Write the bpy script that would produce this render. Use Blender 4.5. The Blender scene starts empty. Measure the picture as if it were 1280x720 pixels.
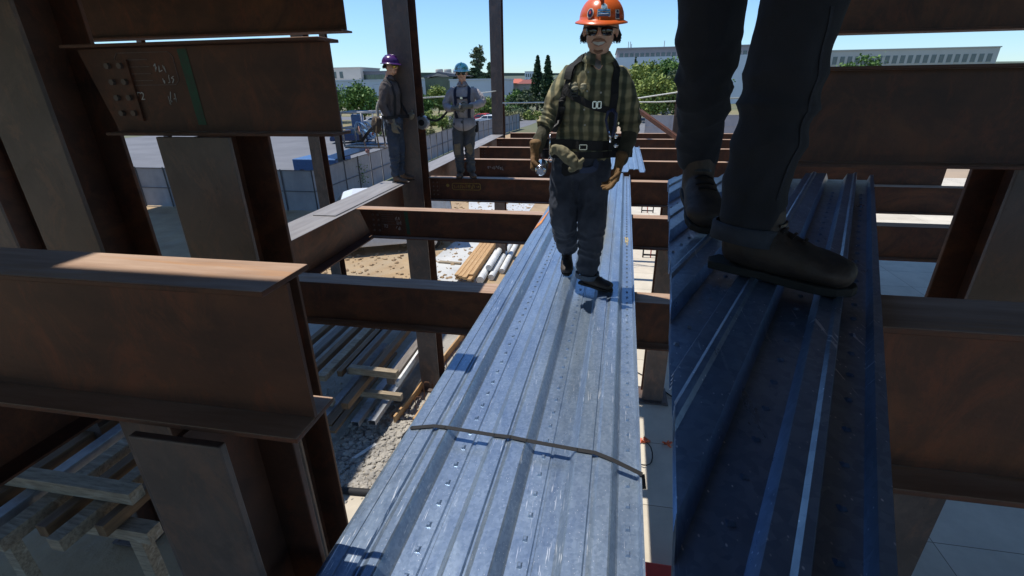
import bpy, bmesh, math, random
from mathutils import Vector, Matrix, noise
from mathutils.bvhtree import BVHTree
random.seed(7)
SC = bpy.context.scene
COL = SC.collection
R = math.radians
V = Vector

# ---------------------------------------------------------------- camera model (fitted to the photograph, 1280x720 units)
F, PITCH, AZ, ROLL, EYE = 596.6, 0.40304, -0.18588, -0.014209, 1.36
_cr, _sr = math.cos(ROLL), math.sin(ROLL)
def ray(x, y):
    u, v = x-640, y-360
    a, b = u*_cr+v*_sr, -u*_sr+v*_cr
    d = F*math.sin(PITCH)+b*math.cos(PITCH); f = F*math.cos(PITCH)-b*math.sin(PITCH)
    return (a*math.cos(AZ)+f*math.sin(AZ), -a*math.sin(AZ)+f*math.cos(AZ), -d)
def at_z(x, y, z):
    r = ray(x, y); t = (z-EYE)/r[2]; return V((r[0]*t, r[1]*t, z))
def at_y(x, y, Y):
    r = ray(x, y); t = Y/r[1]; return V((r[0]*t, Y, EYE+r[2]*t))
cd = bpy.data.cameras.new('camera'); cam = bpy.data.objects.new('camera', cd); COL.objects.link(cam); SC.camera = cam
cd.sensor_width = 36; cd.lens = F*36/1280; cd.clip_start = 0.03; cd.clip_end = 6000
fw = V((math.sin(AZ)*math.cos(PITCH), math.cos(AZ)*math.cos(PITCH), -math.sin(PITCH)))
rt0 = V((math.cos(AZ), -math.sin(AZ), 0)); dn0 = fw.cross(rt0)
# screen axes after roll
rt = rt0*_cr - dn0*_sr*1.0
dn = rt0*_sr + dn0*_cr
rt = rt.normalized(); up = (rt.cross(fw)).normalized()
M = Matrix((rt, up, -fw)).transposed().to_4x4(); M.translation = V((0, 0, EYE)); cam.matrix_world = M

# ---------------------------------------------------------------- materials
MATS = {}
def nodes_of(name):
    m = bpy.data.materials.new(name); m.use_nodes = True
    nt = m.node_tree; b = nt.nodes['Principled BSDF']; MATS[name] = m
    return m, nt, b
def N(nt, t, **k):
    n = nt.nodes.new(t)
    for a, v in k.items():
        if a.startswith('i_'): n.inputs[a[2:].replace('_', ' ')].default_value = v
        else: setattr(n, a, v)
    return n
def ramp(nt, src, stops, interp='LINEAR'):
    r = nt.nodes.new('ShaderNodeValToRGB'); r.color_ramp.interpolation = interp
    e = r.color_ramp.elements
    while len(e) < len(stops): e.new(0.5)
    for i, (p, c) in enumerate(stops):
        e[i].position = p; e[i].color = (c[0], c[1], c[2], 1) if not isinstance(c, (int, float)) else (c, c, c, 1)
    nt.links.new(src, r.inputs[0]); return r.outputs[0]
def mapped(nt, scale=(1, 1, 1), rot=(0, 0, 0)):
    tc = nt.nodes.new('ShaderNodeTexCoord'); mp = nt.nodes.new('ShaderNodeMapping')
    mp.inputs['Scale'].default_value = scale; mp.inputs['Rotation'].default_value = rot
    nt.links.new(tc.outputs['Object'], mp.inputs['Vector']); return mp.outputs[0]
def noise_n(nt, vec, scale, detail=6, rough=.6, dist=0):
    n = nt.nodes.new('ShaderNodeTexNoise'); n.inputs['Scale'].default_value = scale
    n.inputs['Detail'].default_value = detail; n.inputs['Roughness'].default_value = rough; n.inputs['Distortion'].default_value = dist
    nt.links.new(vec, n.inputs['Vector']); return n.outputs['Fac']
def mix(nt, f, a, b, mode='MIX'):
    m = nt.nodes.new('ShaderNodeMix'); m.data_type = 'RGBA'; m.blend_type = mode
    for s, v in ((0, f), (6, a), (7, b)):
        if hasattr(v, 'links') or hasattr(v, 'is_linked'): nt.links.new(v, m.inputs[s])
        elif isinstance(v, (int, float)): m.inputs[s].default_value = v
        else: m.inputs[s].default_value = (v[0], v[1], v[2], 1)
    return m.outputs[2]
def bump(nt, b, h, st=.3, dist=.01):
    n = nt.nodes.new('ShaderNodeBump'); n.inputs['Strength'].default_value = st; n.inputs['Distance'].default_value = dist
    nt.links.new(h, n.inputs['Height']); nt.links.new(n.outputs[0], b.inputs['Normal'])
def mat(name, c1, c2=None, scale=8, rough=.7, metal=0, bst=.25, bscale=None, bdist=.004, stretch=(1, 1, 1), lo=.35, hi=.65, spec=None, c3=None):
    if name in MATS: return MATS[name]
    m, nt, b = nodes_of(name)
    c2 = c2 or tuple(v*.75 for v in c1)
    v = mapped(nt, stretch); n = noise_n(nt, v, scale)
    col = ramp(nt, n, [(lo, c2), (hi, c1)])
    if c3:
        n3 = noise_n(nt, v, scale*.31, 8, .7, 1.0); col = mix(nt, ramp(nt, n3, [(.52, 0.), (.68, 1.)]), col, c3)
    if name in ('mill_steel', 'column_steel'):
        st = noise_n(nt, mapped(nt, (3, 3, 1.6)), 2.2, 10, .8, .8); col = mix(nt, ramp(nt, st, [(.50, 0.), (.64, .6)]), col, (c1[0]*1.7, c1[1]*1.25, c1[2]*1.0))
        sc = noise_n(nt, mapped(nt, (2, 2, 2)), 14, 10, .8, 0); col = mix(nt, ramp(nt, sc, [(.60, 0.), (.66, .7)]), col, tuple(v_*.45 for v_ in c1))
    nt.links.new(col, b.inputs['Base Color'])
    b.inputs['Roughness'].default_value = rough; b.inputs['Metallic'].default_value = metal
    if spec is not None: b.inputs['Specular IOR Level'].default_value = spec
    if bst: bump(nt, b, noise_n(nt, v, bscale or scale*4), bst, bdist)
    return m
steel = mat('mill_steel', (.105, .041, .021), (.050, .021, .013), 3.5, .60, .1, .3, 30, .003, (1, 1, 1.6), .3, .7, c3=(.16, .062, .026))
steel_top = mat('rusty_sunlit_flange', (.46, .32, .23), (.30, .185, .12), 5, .7, .1, .25, 60, .002, (.5, 4, 4), c3=(.44, .22, .085))  # rust tan, raised in tone to stand for sun on upward faces
colsteel = mat('column_steel', (.125, .098, .086), (.085, .066, .058), 4, .55, .2, .2, 50, .002, (1, 1, .8), c3=(.175, .13, .11))
black = mat('black_webbing', (.012, .012, .014), rough=.75, scale=60)
blackplastic = mat('black_plastic', (.015, .015, .017), rough=.35, scale=30, bst=.05)
silver = mat('bright_steel', (.75, .76, .78), (.6, .6, .62), rough=.22, metal=1, bst=.05)
denim = mat('dark_denim', (.044, .052, .074), (.022, .028, .043), 7, .85, 0, .3, 160, .002, c3=(.11, .105, .10))
denim_mid = mat('blue_denim', (.055, .075, .115), (.03, .04, .062), 6, .85, 0, .3, 160, .002, c3=(.09, .105, .13))
greypants = mat('worn_grey_canvas', (.09, .092, .098), (.05, .053, .06), 6, .85, 0, .3, 140, .002, c3=(.16, .13, .09))
skin = mat('skin', (.74, .45, .32), (.64, .36, .245), 18, .5, 0, .1, 90, .001)
skin.node_tree.nodes['Principled BSDF'].inputs['Subsurface Weight'].default_value = .08
hairm = mat('dark_hair', (.028, .018, .013), (.012, .008, .007), 40, .5, 0, .6, 150, .003, (3, 3, .6))
stache = mat('brown_stubble', (.34, .17, .10), (.23, .11, .065), 60, .7, 0, .5, 200, .002)
glovem = mat('suede_work_glove', (.20, .115, .045), (.11, .058, .022), 16, .9, 0, .4, 120, .002, c3=(.27, .18, .09))
glove_pale = mat('pale_leather', (.36, .33, .23), (.22, .21, .13), 14, .85, 0, .4, 100, .002)
boot = mat('worn_boot_leather', (.036, .026, .021), (.018, .013, .012), 14, .65, 0, .4, 90, .003, c3=(.075, .05, .036))
boot_tan = mat('tan_boot_leather', (.17, .095, .055), (.09, .055, .035), 14, .75, 0, .4, 90, .003)
sole = mat('boot_rubber', (.02, .018, .016), rough=.85)
wood = mat('fresh_lumber', (.50, .31, .14), (.37, .21, .09), 4, .75, 0, .25, 40, .003, (8, .6, 8), c3=(.58, .42, .23))
wood_old = mat('weathered_timber', (.36, .29, .20), (.20, .155, .105), 5, .85, 0, .5, 30, .006, (1, 6, 6), c3=(.44, .38, .29))
brownsteel = mat('brown_channel', (.22, .13, .065), (.12, .072, .04), 4, .7, .1, .25, 30, .003, (4, .5, 4))
galv_dull = mat('dull_galvanized', (.40, .41, .43), (.28, .29, .30), 9, .5, .5, .1)
whitep = mat('white_plastic_wrap', (.74, .74, .72), (.55, .55, .53), 8, .6)
redp = mat('red_paint', (.55, .04, .025), rough=.5)
bluep = mat('blue_paint', (.05, .13, .30), rough=.45)
concrete = mat('pale_concrete', (.52, .48, .41), (.44, .40, .34), 1.2, .9, 0, .3, 30, .004, c3=(.40, .36, .30))
ropem = mat('white_rope', (.72, .73, .68), (.55, .56, .5), 40, .8)
shadecloth = mat('grey_fence_fabric', (.27, .285, .30), (.22, .23, .25), 1.5, .9, 0, .2, 20, .004)
chalk = mat('white_chalk', (.55, .53, .50), (.30, .28, .26), 60, .9, bst=0)
chalk_dim = mat('faint_chalk', (.16, .125, .11), (.10, .075, .07), 60, .9, bst=0)
chalk_y = mat('yellow_paint_marker', (.36, .25, .06), (.22, .15, .04), 60, .9, bst=0)
green_p = mat('green_paint_stripe', (.018, .085, .045), (.04, .05, .035), 22, .7, bst=0)
orange_p = mat('orange_marking_paint', (.70, .27, .07), (.55, .2, .06), 30, .7, bst=0)
roofm = mat('shade_deck_metal', (.10, .10, .105), rough=.6, metal=.3)  # metal of the added shade decks

def galv(name, dirt=True):
    m, nt, b = nodes_of(name)
    tc = nt.nodes.new('ShaderNodeTexCoord'); v = tc.outputs['Object']
    vo = nt.nodes.new('ShaderNodeTexVoronoi'); vo.inputs['Scale'].default_value = 95; nt.links.new(v, vo.inputs['Vector'])
    sp = ramp(nt, vo.outputs['Color'], [(.0, (.26, .335, .43)), (1, (.39, .475, .575))])
    big = noise_n(nt, mapped(nt, (3, .7, 3)), 2.2, 8, .65, .6)
    col = mix(nt, 1, sp, ramp(nt, big, [(.3, (.60, .66, .76)), (.7, (1, 1, 1))]), 'MULTIPLY')
    # long scratches and white specks worn in the zinc
    def scratches(rot, sc, th):
        w = nt.nodes.new('ShaderNodeTexNoise'); w.inputs['Scale'].default_value = sc; w.inputs['Detail'].default_value = 3
        nt.links.new(mapped(nt, (30, 1.6, 1), (0, 0, rot)), w.inputs['Vector'])
        g = noise_n(nt, v, 3.5, 2)
        a = ramp(nt, w.outputs['Fac'], [(th, 0.), (th+.03, 1.)])
        return mix(nt, 1, a, ramp(nt, g, [(.45, 0.), (.62, 1.)]), 'MULTIPLY')
    for r_, s_, t_ in ((.45, 4, .675), (-.6, 5, .68), (1.2, 4, .68), (.1, 6, .70)):
        col = mix(nt, scratches(r_, s_, t_), col, (.80, .84, .88))
    s2 = nt.nodes.new('ShaderNodeTexVoronoi'); s2.inputs['Scale'].default_value = 105; nt.links.new(mapped(nt, (1, .55, 1)), s2.inputs['Vector'])
    msk = ramp(nt, s2.outputs['Distance'], [(.07, 1.), (.13, 0.)]); msk = mix(nt, 1, msk, ramp(nt, noise_n(nt, v, 6, 3), [(.40, 0.), (.50, 1.)]), 'MULTIPLY')
    col = mix(nt, msk, col, (.85, .87, .9))
    rn = noise_n(nt, mapped(nt, (4, 1, 4)), 5, 8, .7)
    rough = ramp(nt, rn, [(.3, .26), (.7, .42)])
    if dirt:
        # dusty boot-scuffed grey-green patch down the walking line
        sx = nt.nodes.new('ShaderNodeSeparateXYZ'); nt.links.new(v, sx.inputs[0])
        def band(out, c, w):
            mth = nt.nodes.new('ShaderNodeMath'); mth.operation = 'SUBTRACT'; nt.links.new(out, mth.inputs[0]); mth.inputs[1].default_value = c
            ab = nt.nodes.new('ShaderNodeMath'); ab.operation = 'ABSOLUTE'; nt.links.new(mth.outputs[0], ab.inputs[0])
            dv = nt.nodes.new('ShaderNodeMath'); dv.operation = 'DIVIDE'; nt.links.new(ab.outputs[0], dv.inputs[0]); dv.inputs[1].default_value = w
            return ramp(nt, dv.outputs[0], [(.35, 1.), (1, 0.)])
        k = mix(nt, 1, band(sx.outputs[0], -.05, .26), band(sx.outputs[1], 2.2, 1.7), 'MULTIPLY')
        k = mix(nt, 1, k, ramp(nt, noise_n(nt, mapped(nt, (2.5, .8, 1)), 4, 8, .7, 1), [(.25, .35), (.55, 1.)]), 'MULTIPLY')
        col = mix(nt, k, col, (.26, .245, .185))
        rough = mix(nt, k, rough, (.62, .62, .62))
    nt.links.new(col, b.inputs['Base Color']); nt.links.new(rough, b.inputs['Roughness'])
    b.inputs['Metallic'].default_value = .66
    bump(nt, b, big, .10, .02)
    return m
galvm = galv('galvanized_deck_steel'); galv2 = galv('clean_galvanized_steel', False)

def plaid(name):
    m, nt, b = nodes_of(name)
    tc = nt.nodes.new('ShaderNodeTexCoord'); v = tc.outputs['Object']
    ds = nt.nodes.new('ShaderNodeVectorMath'); ds.operation = 'MULTIPLY_ADD'
    nz = nt.nodes.new('ShaderNodeTexNoise'); nz.inputs['Scale'].default_value = 7; nt.links.new(v, nz.inputs['Vector'])
    nt.links.new(nz.outputs['Color'], ds.inputs[0]); ds.inputs[1].default_value = (.06, .06, .06); nt.links.new(v, ds.inputs[2])
    cols = []
    for d, sc in (('X', 5.3), ('Z', 4.6)):
        w = nt.nodes.new('ShaderNodeTexWave'); w.bands_direction = d; w.inputs['Scale'].default_value = sc; w.inputs['Detail'].default_value = 0
        w.wave_profile = 'SIN'
        nt.links.new(ds.outputs[0], w.inputs['Vector']); cols.append(w.outputs['Fac'])
    base = ramp(nt, cols[0], [(.25, (.10, .11, .072)), (.75, (.38, .335, .19))])
    z = ramp(nt, cols[1], [(.2, (.55, .58, .55)), (.75, (1, 1, 1))])
    col = mix(nt, .9, base, z, 'MULTIPLY')
    fad = noise_n(nt, v, 5, 5)
    col = mix(nt, ramp(nt, fad, [(.5, 0.), (.75, .75)]), col, (.14, .11, .06))
    nt.links.new(col, b.inputs['Base Color']); b.inputs['Roughness'].default_value = .92
    bump(nt, b, noise_n(nt, v, 60, 6), .35, .004)
    return m
plaidm = plaid('olive_plaid_flannel')

# ---------------------------------------------------------------- mesh helpers
class MB:
    def __init__(s): s.v = []; s.f = []; s.mi = []; s.cur = 0
    def add(s, vs, fs):
        o = len(s.v); s.v += [V(p) for p in vs]
        for f in fs: s.f.append([i+o for i in f]); s.mi.append(s.cur)
        return s
    def box(s, a, b):
        x0, y0, z0 = [min(a[i], b[i]) for i in range(3)]; x1, y1, z1 = [max(a[i], b[i]) for i in range(3)]
        return s.add([(x0, y0, z0), (x1, y0, z0), (x1, y1, z0), (x0, y1, z0), (x0, y0, z1), (x1, y0, z1), (x1, y1, z1), (x0, y1, z1)],
                     [(0, 3, 2, 1), (4, 5, 6, 7), (0, 1, 5, 4), (1, 2, 6, 5), (2, 3, 7, 6), (3, 0, 4, 7)])
    def bar(s, p, q, w, h, upv=(0, 0, 1)):
        p, q = V(p), V(q); d = (q-p).normalized(); u = V(upv)
        if abs(d.dot(u)) > .98: u = V((0, 1, 0))
        r = d.cross(u).normalized(); u = r.cross(d)
        vs = []
        for c in (p, q):
            for a, b in ((-1, -1), (1, -1), (1, 1), (-1, 1)): vs.append(c+r*a*w/2+u*b*h/2)
        return s.add(vs, [(0, 1, 2, 3), (7, 6, 5, 4), (0, 4, 5, 1), (1, 5, 6, 2), (2, 6, 7, 3), (3, 7, 4, 0)])
    def prism(s, poly, z0, z1):
        n = len(poly); vs = [(x, y, z0) for x, y in poly]+[(x, y, z1) for x, y in poly]
        return s.add(vs, [tuple(range(n-1, -1, -1)), tuple(range(n, 2*n))]+[(i, (i+1) % n, n+(i+1) % n, n+i) for i in range(n)])
    def extrude(s, prof, o, ax, ux, uz, L):
        """prof closed 2D polygon in (ux,uz), extruded L along ax from o"""
        o, ax, ux, uz = V(o), V(ax), V(ux), V(uz); n = len(prof)
        vs = [o+ux*a+uz*b for a, b in prof]+[o+ax*L+ux*a+uz*b for a, b in prof]
        return s.add(vs, [tuple(range(n)), tuple(range(2*n-1, n-1, -1))]+[(i, n+i, n+(i+1) % n, (i+1) % n) for i in range(n)])
    def tube(s, pts, r, n=8, closed=False):
        pts = [V(p) for p in pts]; rs = r if isinstance(r, (list, tuple)) else [r]*len(pts)
        k = len(pts); prev = None; base = len(s.v); vs = []
        for i, p in enumerate(pts):
            t = (pts[min(i+1, k-1)]-pts[max(i-1, 0)]).normalized()
            if prev is None:
                a = V((0, 0, 1)) if abs(t.z) < .9 else V((1, 0, 0)); u = t.cross(a).normalized()
            else: u = (prev-t*prev.dot(t)).normalized()
            prev = u; w = t.cross(u)
            for j in range(n):
                an = 2*math.pi*j/n; vs.append(p+(u*math.cos(an)+w*math.sin(an))*rs[i])
        fs = [(i*n+j, i*n+(j+1) % n, (i+1)*n+(j+1) % n, (i+1)*n+j) for i in range(k-1) for j in range(n)]
        fs += [tuple(range(n-1, -1, -1)), tuple(range((k-1)*n, k*n))]
        return s.add(vs, fs)
    def ball(s, c, r, nu=14, nv=9, rot=None):
        c = V(c); r = (r, r, r) if isinstance(r, (int, float)) else r; vs = []; fs = []
        for i in range(1, nv):
            th = math.pi*i/nv
            for j in range(nu):
                ph = 2*math.pi*j/nu; q = V((r[0]*math.sin(th)*math.cos(ph), r[1]*math.sin(th)*math.sin(ph), r[2]*math.cos(th)))
                vs.append(c+(rot @ q if rot else q))
        top = len(vs); q = V((0, 0, r[2])); vs.append(c+(rot @ q if rot else q)); q = -q; vs.append(c+(rot @ q if rot else q))
        for i in range(nv-2):
            for j in range(nu): fs.append((i*nu+j, (i+1)*nu+j, (i+1)*nu+(j+1) % nu, i*nu+(j+1) % nu))
        for j in range(nu): fs.append((top, j, (j+1) % nu)); fs.append((top+1, (nv-2)*nu+(j+1) % nu, (nv-2)*nu+j))
        return s.add(vs, fs)
    def limb(s, pts, ref=(1, 0, 0), n=16, sub=4):
        """pts: (point, ru, rv); smooth tube with elliptical sections, closed rounded ends"""
        P = [(V(p), a, b) for p, a, b in pts]; out = []
        k = len(P)
        def cr(a, b, c, d, t): return .5*((2*b)+(c-a)*t+(2*a-5*b+4*c-d)*t*t+(3*b-a-3*c+d)*t**3)
        for i in range(k-1):
            q = [P[max(i-1, 0)], P[i], P[i+1], P[min(i+2, k-1)]]
            for j in range(sub):
                t = j/sub; out.append((cr(q[0][0], q[1][0], q[2][0], q[3][0], t), cr(q[0][1], q[1][1], q[2][1], q[3][1], t), cr(q[0][2], q[1][2], q[2][2], q[3][2], t)))
        out.append(P[-1])
        d0 = (out[1][0]-out[0][0]).normalized(); d1 = (out[-1][0]-out[-2][0]).normalized()
        pre = [(out[0][0]-d0*min(out[0][1], out[0][2])*f, out[0][1]*g, out[0][2]*g) for f, g in ((.55, .45), (.35, .8))]
        post = [(out[-1][0]+d1*min(out[-1][1], out[-1][2])*f, out[-1][1]*g, out[-1][2]*g) for f, g in ((.35, .8), (.55, .45))]
        out = pre+out+post; k = len(out); vs = []
        rf = V(ref)
        for i, (p, a, b) in enumerate(out):
            t = (out[min(i+1, k-1)][0]-out[max(i-1, 0)][0]).normalized()
            u = (rf-t*rf.dot(t)).normalized(); w = t.cross(u)
            for j in range(n):
                an = 2*math.pi*j/n; vs.append(p+u*math.cos(an)*a+w*math.sin(an)*b)
        fs = [(i*n+j, i*n+(j+1) % n, (i+1)*n+(j+1) % n, (i+1)*n+j) for i in range(k-1) for j in range(n)]
        fs += [tuple(range(n-1, -1, -1)), tuple(range((k-1)*n, k*n))]
        return s.add(vs, fs)
    def build(s, name, m, parent=None, smooth=False, bevel=0, solid=0):
        me = bpy.data.meshes.new(name); off = parent_off(parent)
        me.from_pydata([v-off for v in s.v], [], s.f)
        ms = m if isinstance(m, (list, tuple)) else [m]
        for q in ms: me.materials.append(q)
        if len(ms) > 1: me.polygons.foreach_set('material_index', s.mi)
        bm = bmesh.new(); bm.from_mesh(me); bmesh.ops.recalc_face_normals(bm, faces=bm.faces); bm.to_mesh(me); bm.free()
        if smooth: me.polygons.foreach_set('use_smooth', [True]*len(me.polygons))
        me.update()
        o = bpy.data.objects.new(name, me); COL.objects.link(o)
        if parent: o.parent = parent
        if bevel:
            b = o.modifiers.new('b', 'BEVEL'); b.width = bevel; b.segments = 2; b.limit_method = 'ANGLE'; b.angle_limit = R(40)
        return o
def parent_off(p):
    off = V((0, 0, 0))
    while p: off += p.location; p = p.parent
    return off
def tag(o, label=None, cat=None, group=None, kind=None):
    if label: o['label'] = label
    if cat: o['category'] = cat
    if group: o['group'] = group
    if kind: o['kind'] = kind
    return o
def thing(name, label, cat, loc=(0, 0, 0), group=None):
    o = bpy.data.objects.new(name, None); COL.objects.link(o); o.location = V(loc); o.empty_display_size = .2
    return tag(o, label, cat, group)
def struct(name, mb, m): return tag(mb.build(name, m), kind='structure')

# ---------------------------------------------------------------- world and sun
SUN_EL = math.atan(1/.38)
w = bpy.data.worlds.new('World'); SC.world = w; w.use_nodes = True
nt = w.node_tree; sky = nt.nodes.new('ShaderNodeTexSky'); sky.sky_type = 'NISHITA'; sky.sun_disc = False
sky.sun_elevation = SUN_EL; sky.altitude = 100; sky.air_density = 1.0; sky.dust_density = .0; sky.ozone_density = 1.8
bg = nt.nodes['Background']; tcw = nt.nodes.new('ShaderNodeTexCoord'); sxw = nt.nodes.new('ShaderNodeSeparateXYZ'); nt.links.new(tcw.outputs['Generated'], sxw.inputs[0])
tint = ramp(nt, sxw.outputs[2], [(.0, (.50, .66, .86)), (.10, (.60, .78, 1.0)), (.40, (.68, .90, 1.12))])
nt.links.new(mix(nt, 1, sky.outputs[0], tint, 'MULTIPLY'), bg.inputs['Color']); bg.inputs['Strength'].default_value = .15
sl = bpy.data.lights.new('sun', 'SUN'); sl.energy = 4.4; sl.angle = R(.5); sl.color = (1, .95, .87)
so = bpy.data.objects.new('sun', sl); COL.objects.link(so)
toward = V((-.38, .02, 1)).normalized()          # direction towards the sun
so.rotation_euler = toward.to_track_quat('Z', 'Y').to_euler()
sky.sun_rotation = math.atan2(toward.x, toward.y)
vs_ = SC.view_settings; vs_.view_transform = 'Standard'; vs_.look = 'None'; vs_.exposure = 0.2; vs_.gamma = 1
G = -4.3

# ---------------------------------------------------------------- ground sheets
dirt = mat('tan_dirt', (.42, .30, .17), (.30, .205, .115), .9, .95, 0, .6, 9, .03, c3=(.36, .29, .2))
dirtg = mat('grey_rubble_dirt', (.36, .34, .30), (.25, .23, .20), 2.2, .95, 0, .8, 9, .04, c3=(.42, .38, .31))
asphalt = mat('old_asphalt', (.16, .16, .165), (.12, .12, .125), .25, .9, 0, .2, 30, .004)
shadow_ground = mat('ground_shadow_tone', (.035, .04, .055), (.02, .024, .032), 1.5, .9, 0, .4, 12, .02)  # unused dark tone that stood for cast shadow on the ground
farland = mat('dry_far_land', (.16, .15, .085), (.085, .10, .045), .02, .95, 0, 0)
grassy = mat('planting_strip', (.15, .15, .06), (.24, .19, .10), .35, .95, 0, .3, 6, .02)
slabm, nt, b = nodes_of('pale_slab')
v = mapped(nt); br = nt.nodes.new('ShaderNodeTexBrick'); br.offset = 0; br.inputs['Scale'].default_value = 1; br.inputs['Brick Width'].default_value = 2.3; br.inputs['Row Height'].default_value = 1.35
br.inputs['Mortar Size'].default_value = .006; br.inputs['Color1'].default_value = (.60, .53, .42, 1); br.inputs['Color2'].default_value = (.66, .60, .49, 1); br.inputs['Mortar'].default_value = (.2, .17, .13, 1)
nt.links.new(v, br.inputs['Vector']); n_ = noise_n(nt, v, 1.1, 8, .7)
nt.links.new(mix(nt, 1, br.outputs['Color'], ramp(nt, n_, [(.3, .74), (.7, 1.)]), 'MULTIPLY'), b.inputs['Base Color']); b.inputs['Roughness'].default_value = .85
bump(nt, b, noise_n(nt, v, 30), .2, .004)
def sheet(name, poly, z, m):
    mb = MB(); mb.add([(x, y, z) for x, y in poly], [tuple(range(len(poly)))]); return struct(name, mb, m)
def rect(x0, y0, x1, y1): return [(x0, y0), (x1, y0), (x1, y1), (x0, y1)]
sheet('ground', rect(-3000, -600, 3000, 5000), G, farland)
sheet('dirt_yard', [(-45, -20), (26, -20), (26, 62), (-13.2, 62), (-13.2, 21.5), (-45, 21.5)], G+.004, dirt)
sheet('road', [(-60, 22), (-14.2, 22), (-14.2, 50), (-11, 75), (-10, 96), (-60, 96)], G+.008, asphalt)
sheet('concrete_strip', [(-5.9, 12.0), (-3.7, 11.6), (-3.2, 26), (-6.2, 31), (-7.3, 26), (-5.4, 19)], G+.012, mat('grey_strip_concrete', (.50, .51, .50), (.40, .41, .41), 1.0, .9, 0, .3, 20, .004, c3=(.56, .56, .54)))
sheet('rubble_floor', [(-6.5, 4.0), (-1.3, 4.0), (-1.3, 6.5), (-2.6, 9.5), (-3.0, 11.4), (-8, 11.4)], G+.012, dirtg)
sheet('slab', [(-3.6, -6), (22, -6), (22, 34), (-.6, 34), (-1.1, 7), (-3.5, 5.3), (-4.3, 5.1), (-5, -6)], G+.016, slabm)
sheet('far_yard', rect(-6, 34, 40, 74), G+.016, mat('orange_site_soil', (.42, .30, .19), (.33, .25, .17), .3, .95, 0, .3, 5, .02))
sheet('parking_lot', rect(4, 60, 90, 92), G+.02, asphalt)
sheet('planting_bed', [(-60, 62), (-25, 60), (-16, 52), (-16.2, 70), (-30, 84), (-60, 88)], G+.024, grassy)
sheet('lawn_strip', rect(-60, 97, 60, 118), G+.024, grassy)
# ground relief: rubble and stones in the dirt
rk = MB(); rr = random.Random(3)
def stone(mb, x, y, z, s, rr):
    n0 = len(mb.v); mb.ball((x, y, z), (s, s*rr.uniform(.6, 1.2), s*rr.uniform(.35, .7)), 6, 4, Matrix.Rotation(rr.uniform(0, 3), 3, 'Z'))
    for i in range(n0, len(mb.v)): mb.v[i] += V((rr.uniform(-1, 1), rr.uniform(-1, 1), rr.uniform(-.6, .6)))*s*.28
for i in range(900):
    x, y = rr.uniform(-6, -1.6), rr.uniform(4.2, 7.6)
    stone(rk, x, y, G+.02, rr.choice([.008, .012, .015, .02, .035]), rr)
for i in range(3200):
    x, y = rr.uniform(-4.2, -1.7), rr.uniform(4.9, 7.2)
    stone(rk, x, y, G+.02+.03*max(0, noise.noise(V((x*2, y*2, 0)))), rr.choice([.012, .016, .022, .03, .045, .06]), rr)
tag(rk.build('rubble', mat('grey_stones', (.42, .39, .34), (.28, .26, .23), 3, .9), smooth=False), 'loose grey rubble and stones scattered on the ground beside the deck', 'rubble', kind='stuff')
rk = MB()
for i in range(900):
    stone(rk, rr.uniform(-9, -3.3), rr.uniform(11.5, 24), G+.02, rr.choice([.02, .03, .05, .08]), rr)
tag(rk.build('gravel', mat('tan_clods', (.40, .29, .17), (.3, .2, .12), 3, .95)), 'tan clods of dirt scattered over the bare yard behind the beams', 'gravel', kind='stuff')

# ---------------------------------------------------------------- steel frame
def bolts(mb, pts, nrm, r=.014):
    for p in pts:
        p = V(p); mb.tube([p, p+V(nrm)*.014], r, 6)
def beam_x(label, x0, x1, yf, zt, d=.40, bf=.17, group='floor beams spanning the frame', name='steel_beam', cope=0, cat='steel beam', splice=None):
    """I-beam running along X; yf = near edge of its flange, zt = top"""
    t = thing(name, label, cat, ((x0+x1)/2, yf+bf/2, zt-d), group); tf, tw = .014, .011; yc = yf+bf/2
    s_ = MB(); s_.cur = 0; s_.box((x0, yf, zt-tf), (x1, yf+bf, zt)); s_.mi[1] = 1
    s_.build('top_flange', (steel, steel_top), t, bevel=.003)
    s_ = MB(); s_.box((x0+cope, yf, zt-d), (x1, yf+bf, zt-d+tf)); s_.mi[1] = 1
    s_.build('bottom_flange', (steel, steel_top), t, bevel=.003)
    s_ = MB(); n = 1
    s_.add([(x0, yc-tw/2, zt-tf-.001), (x1, yc-tw/2, zt-tf-.001), (x1, yc-tw/2, zt-d+tf+.001), (x0+cope, yc-tw/2, zt-d+tf+.001),
            (x0, yc+tw/2, zt-tf-.001), (x1, yc+tw/2, zt-tf-.001), (x1, yc+tw/2, zt-d+tf+.001), (x0+cope, yc+tw/2, zt-d+tf+.001)],
           [(0, 3, 2, 1), (4, 5, 6, 7), (0, 1, 5, 4), (1, 2, 6, 5), (2, 3, 7, 6), (3, 0, 4, 7)])
    s_.build('web', steel, t)
    for sx in (x0+cope+.10,) + ((splice,) if splice else ()):
        s_ = MB(); s_.box((sx-.07, yc-tw/2-.012, zt-tf-.05), (sx+.07, yc-tw/2-.001, zt-d+tf+.05)); pl = s_.build('shear_plate', steel, t)
        k = MB(); bolts(k, [(sx+dx, yc-tw/2-.012, zt-d/2+dz) for dx in (-.035, .035) for dz in (-.1, -.03, .04, .11)], (0, -1, 0)); k.build('bolts', colsteel, pl)
    return t
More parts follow.
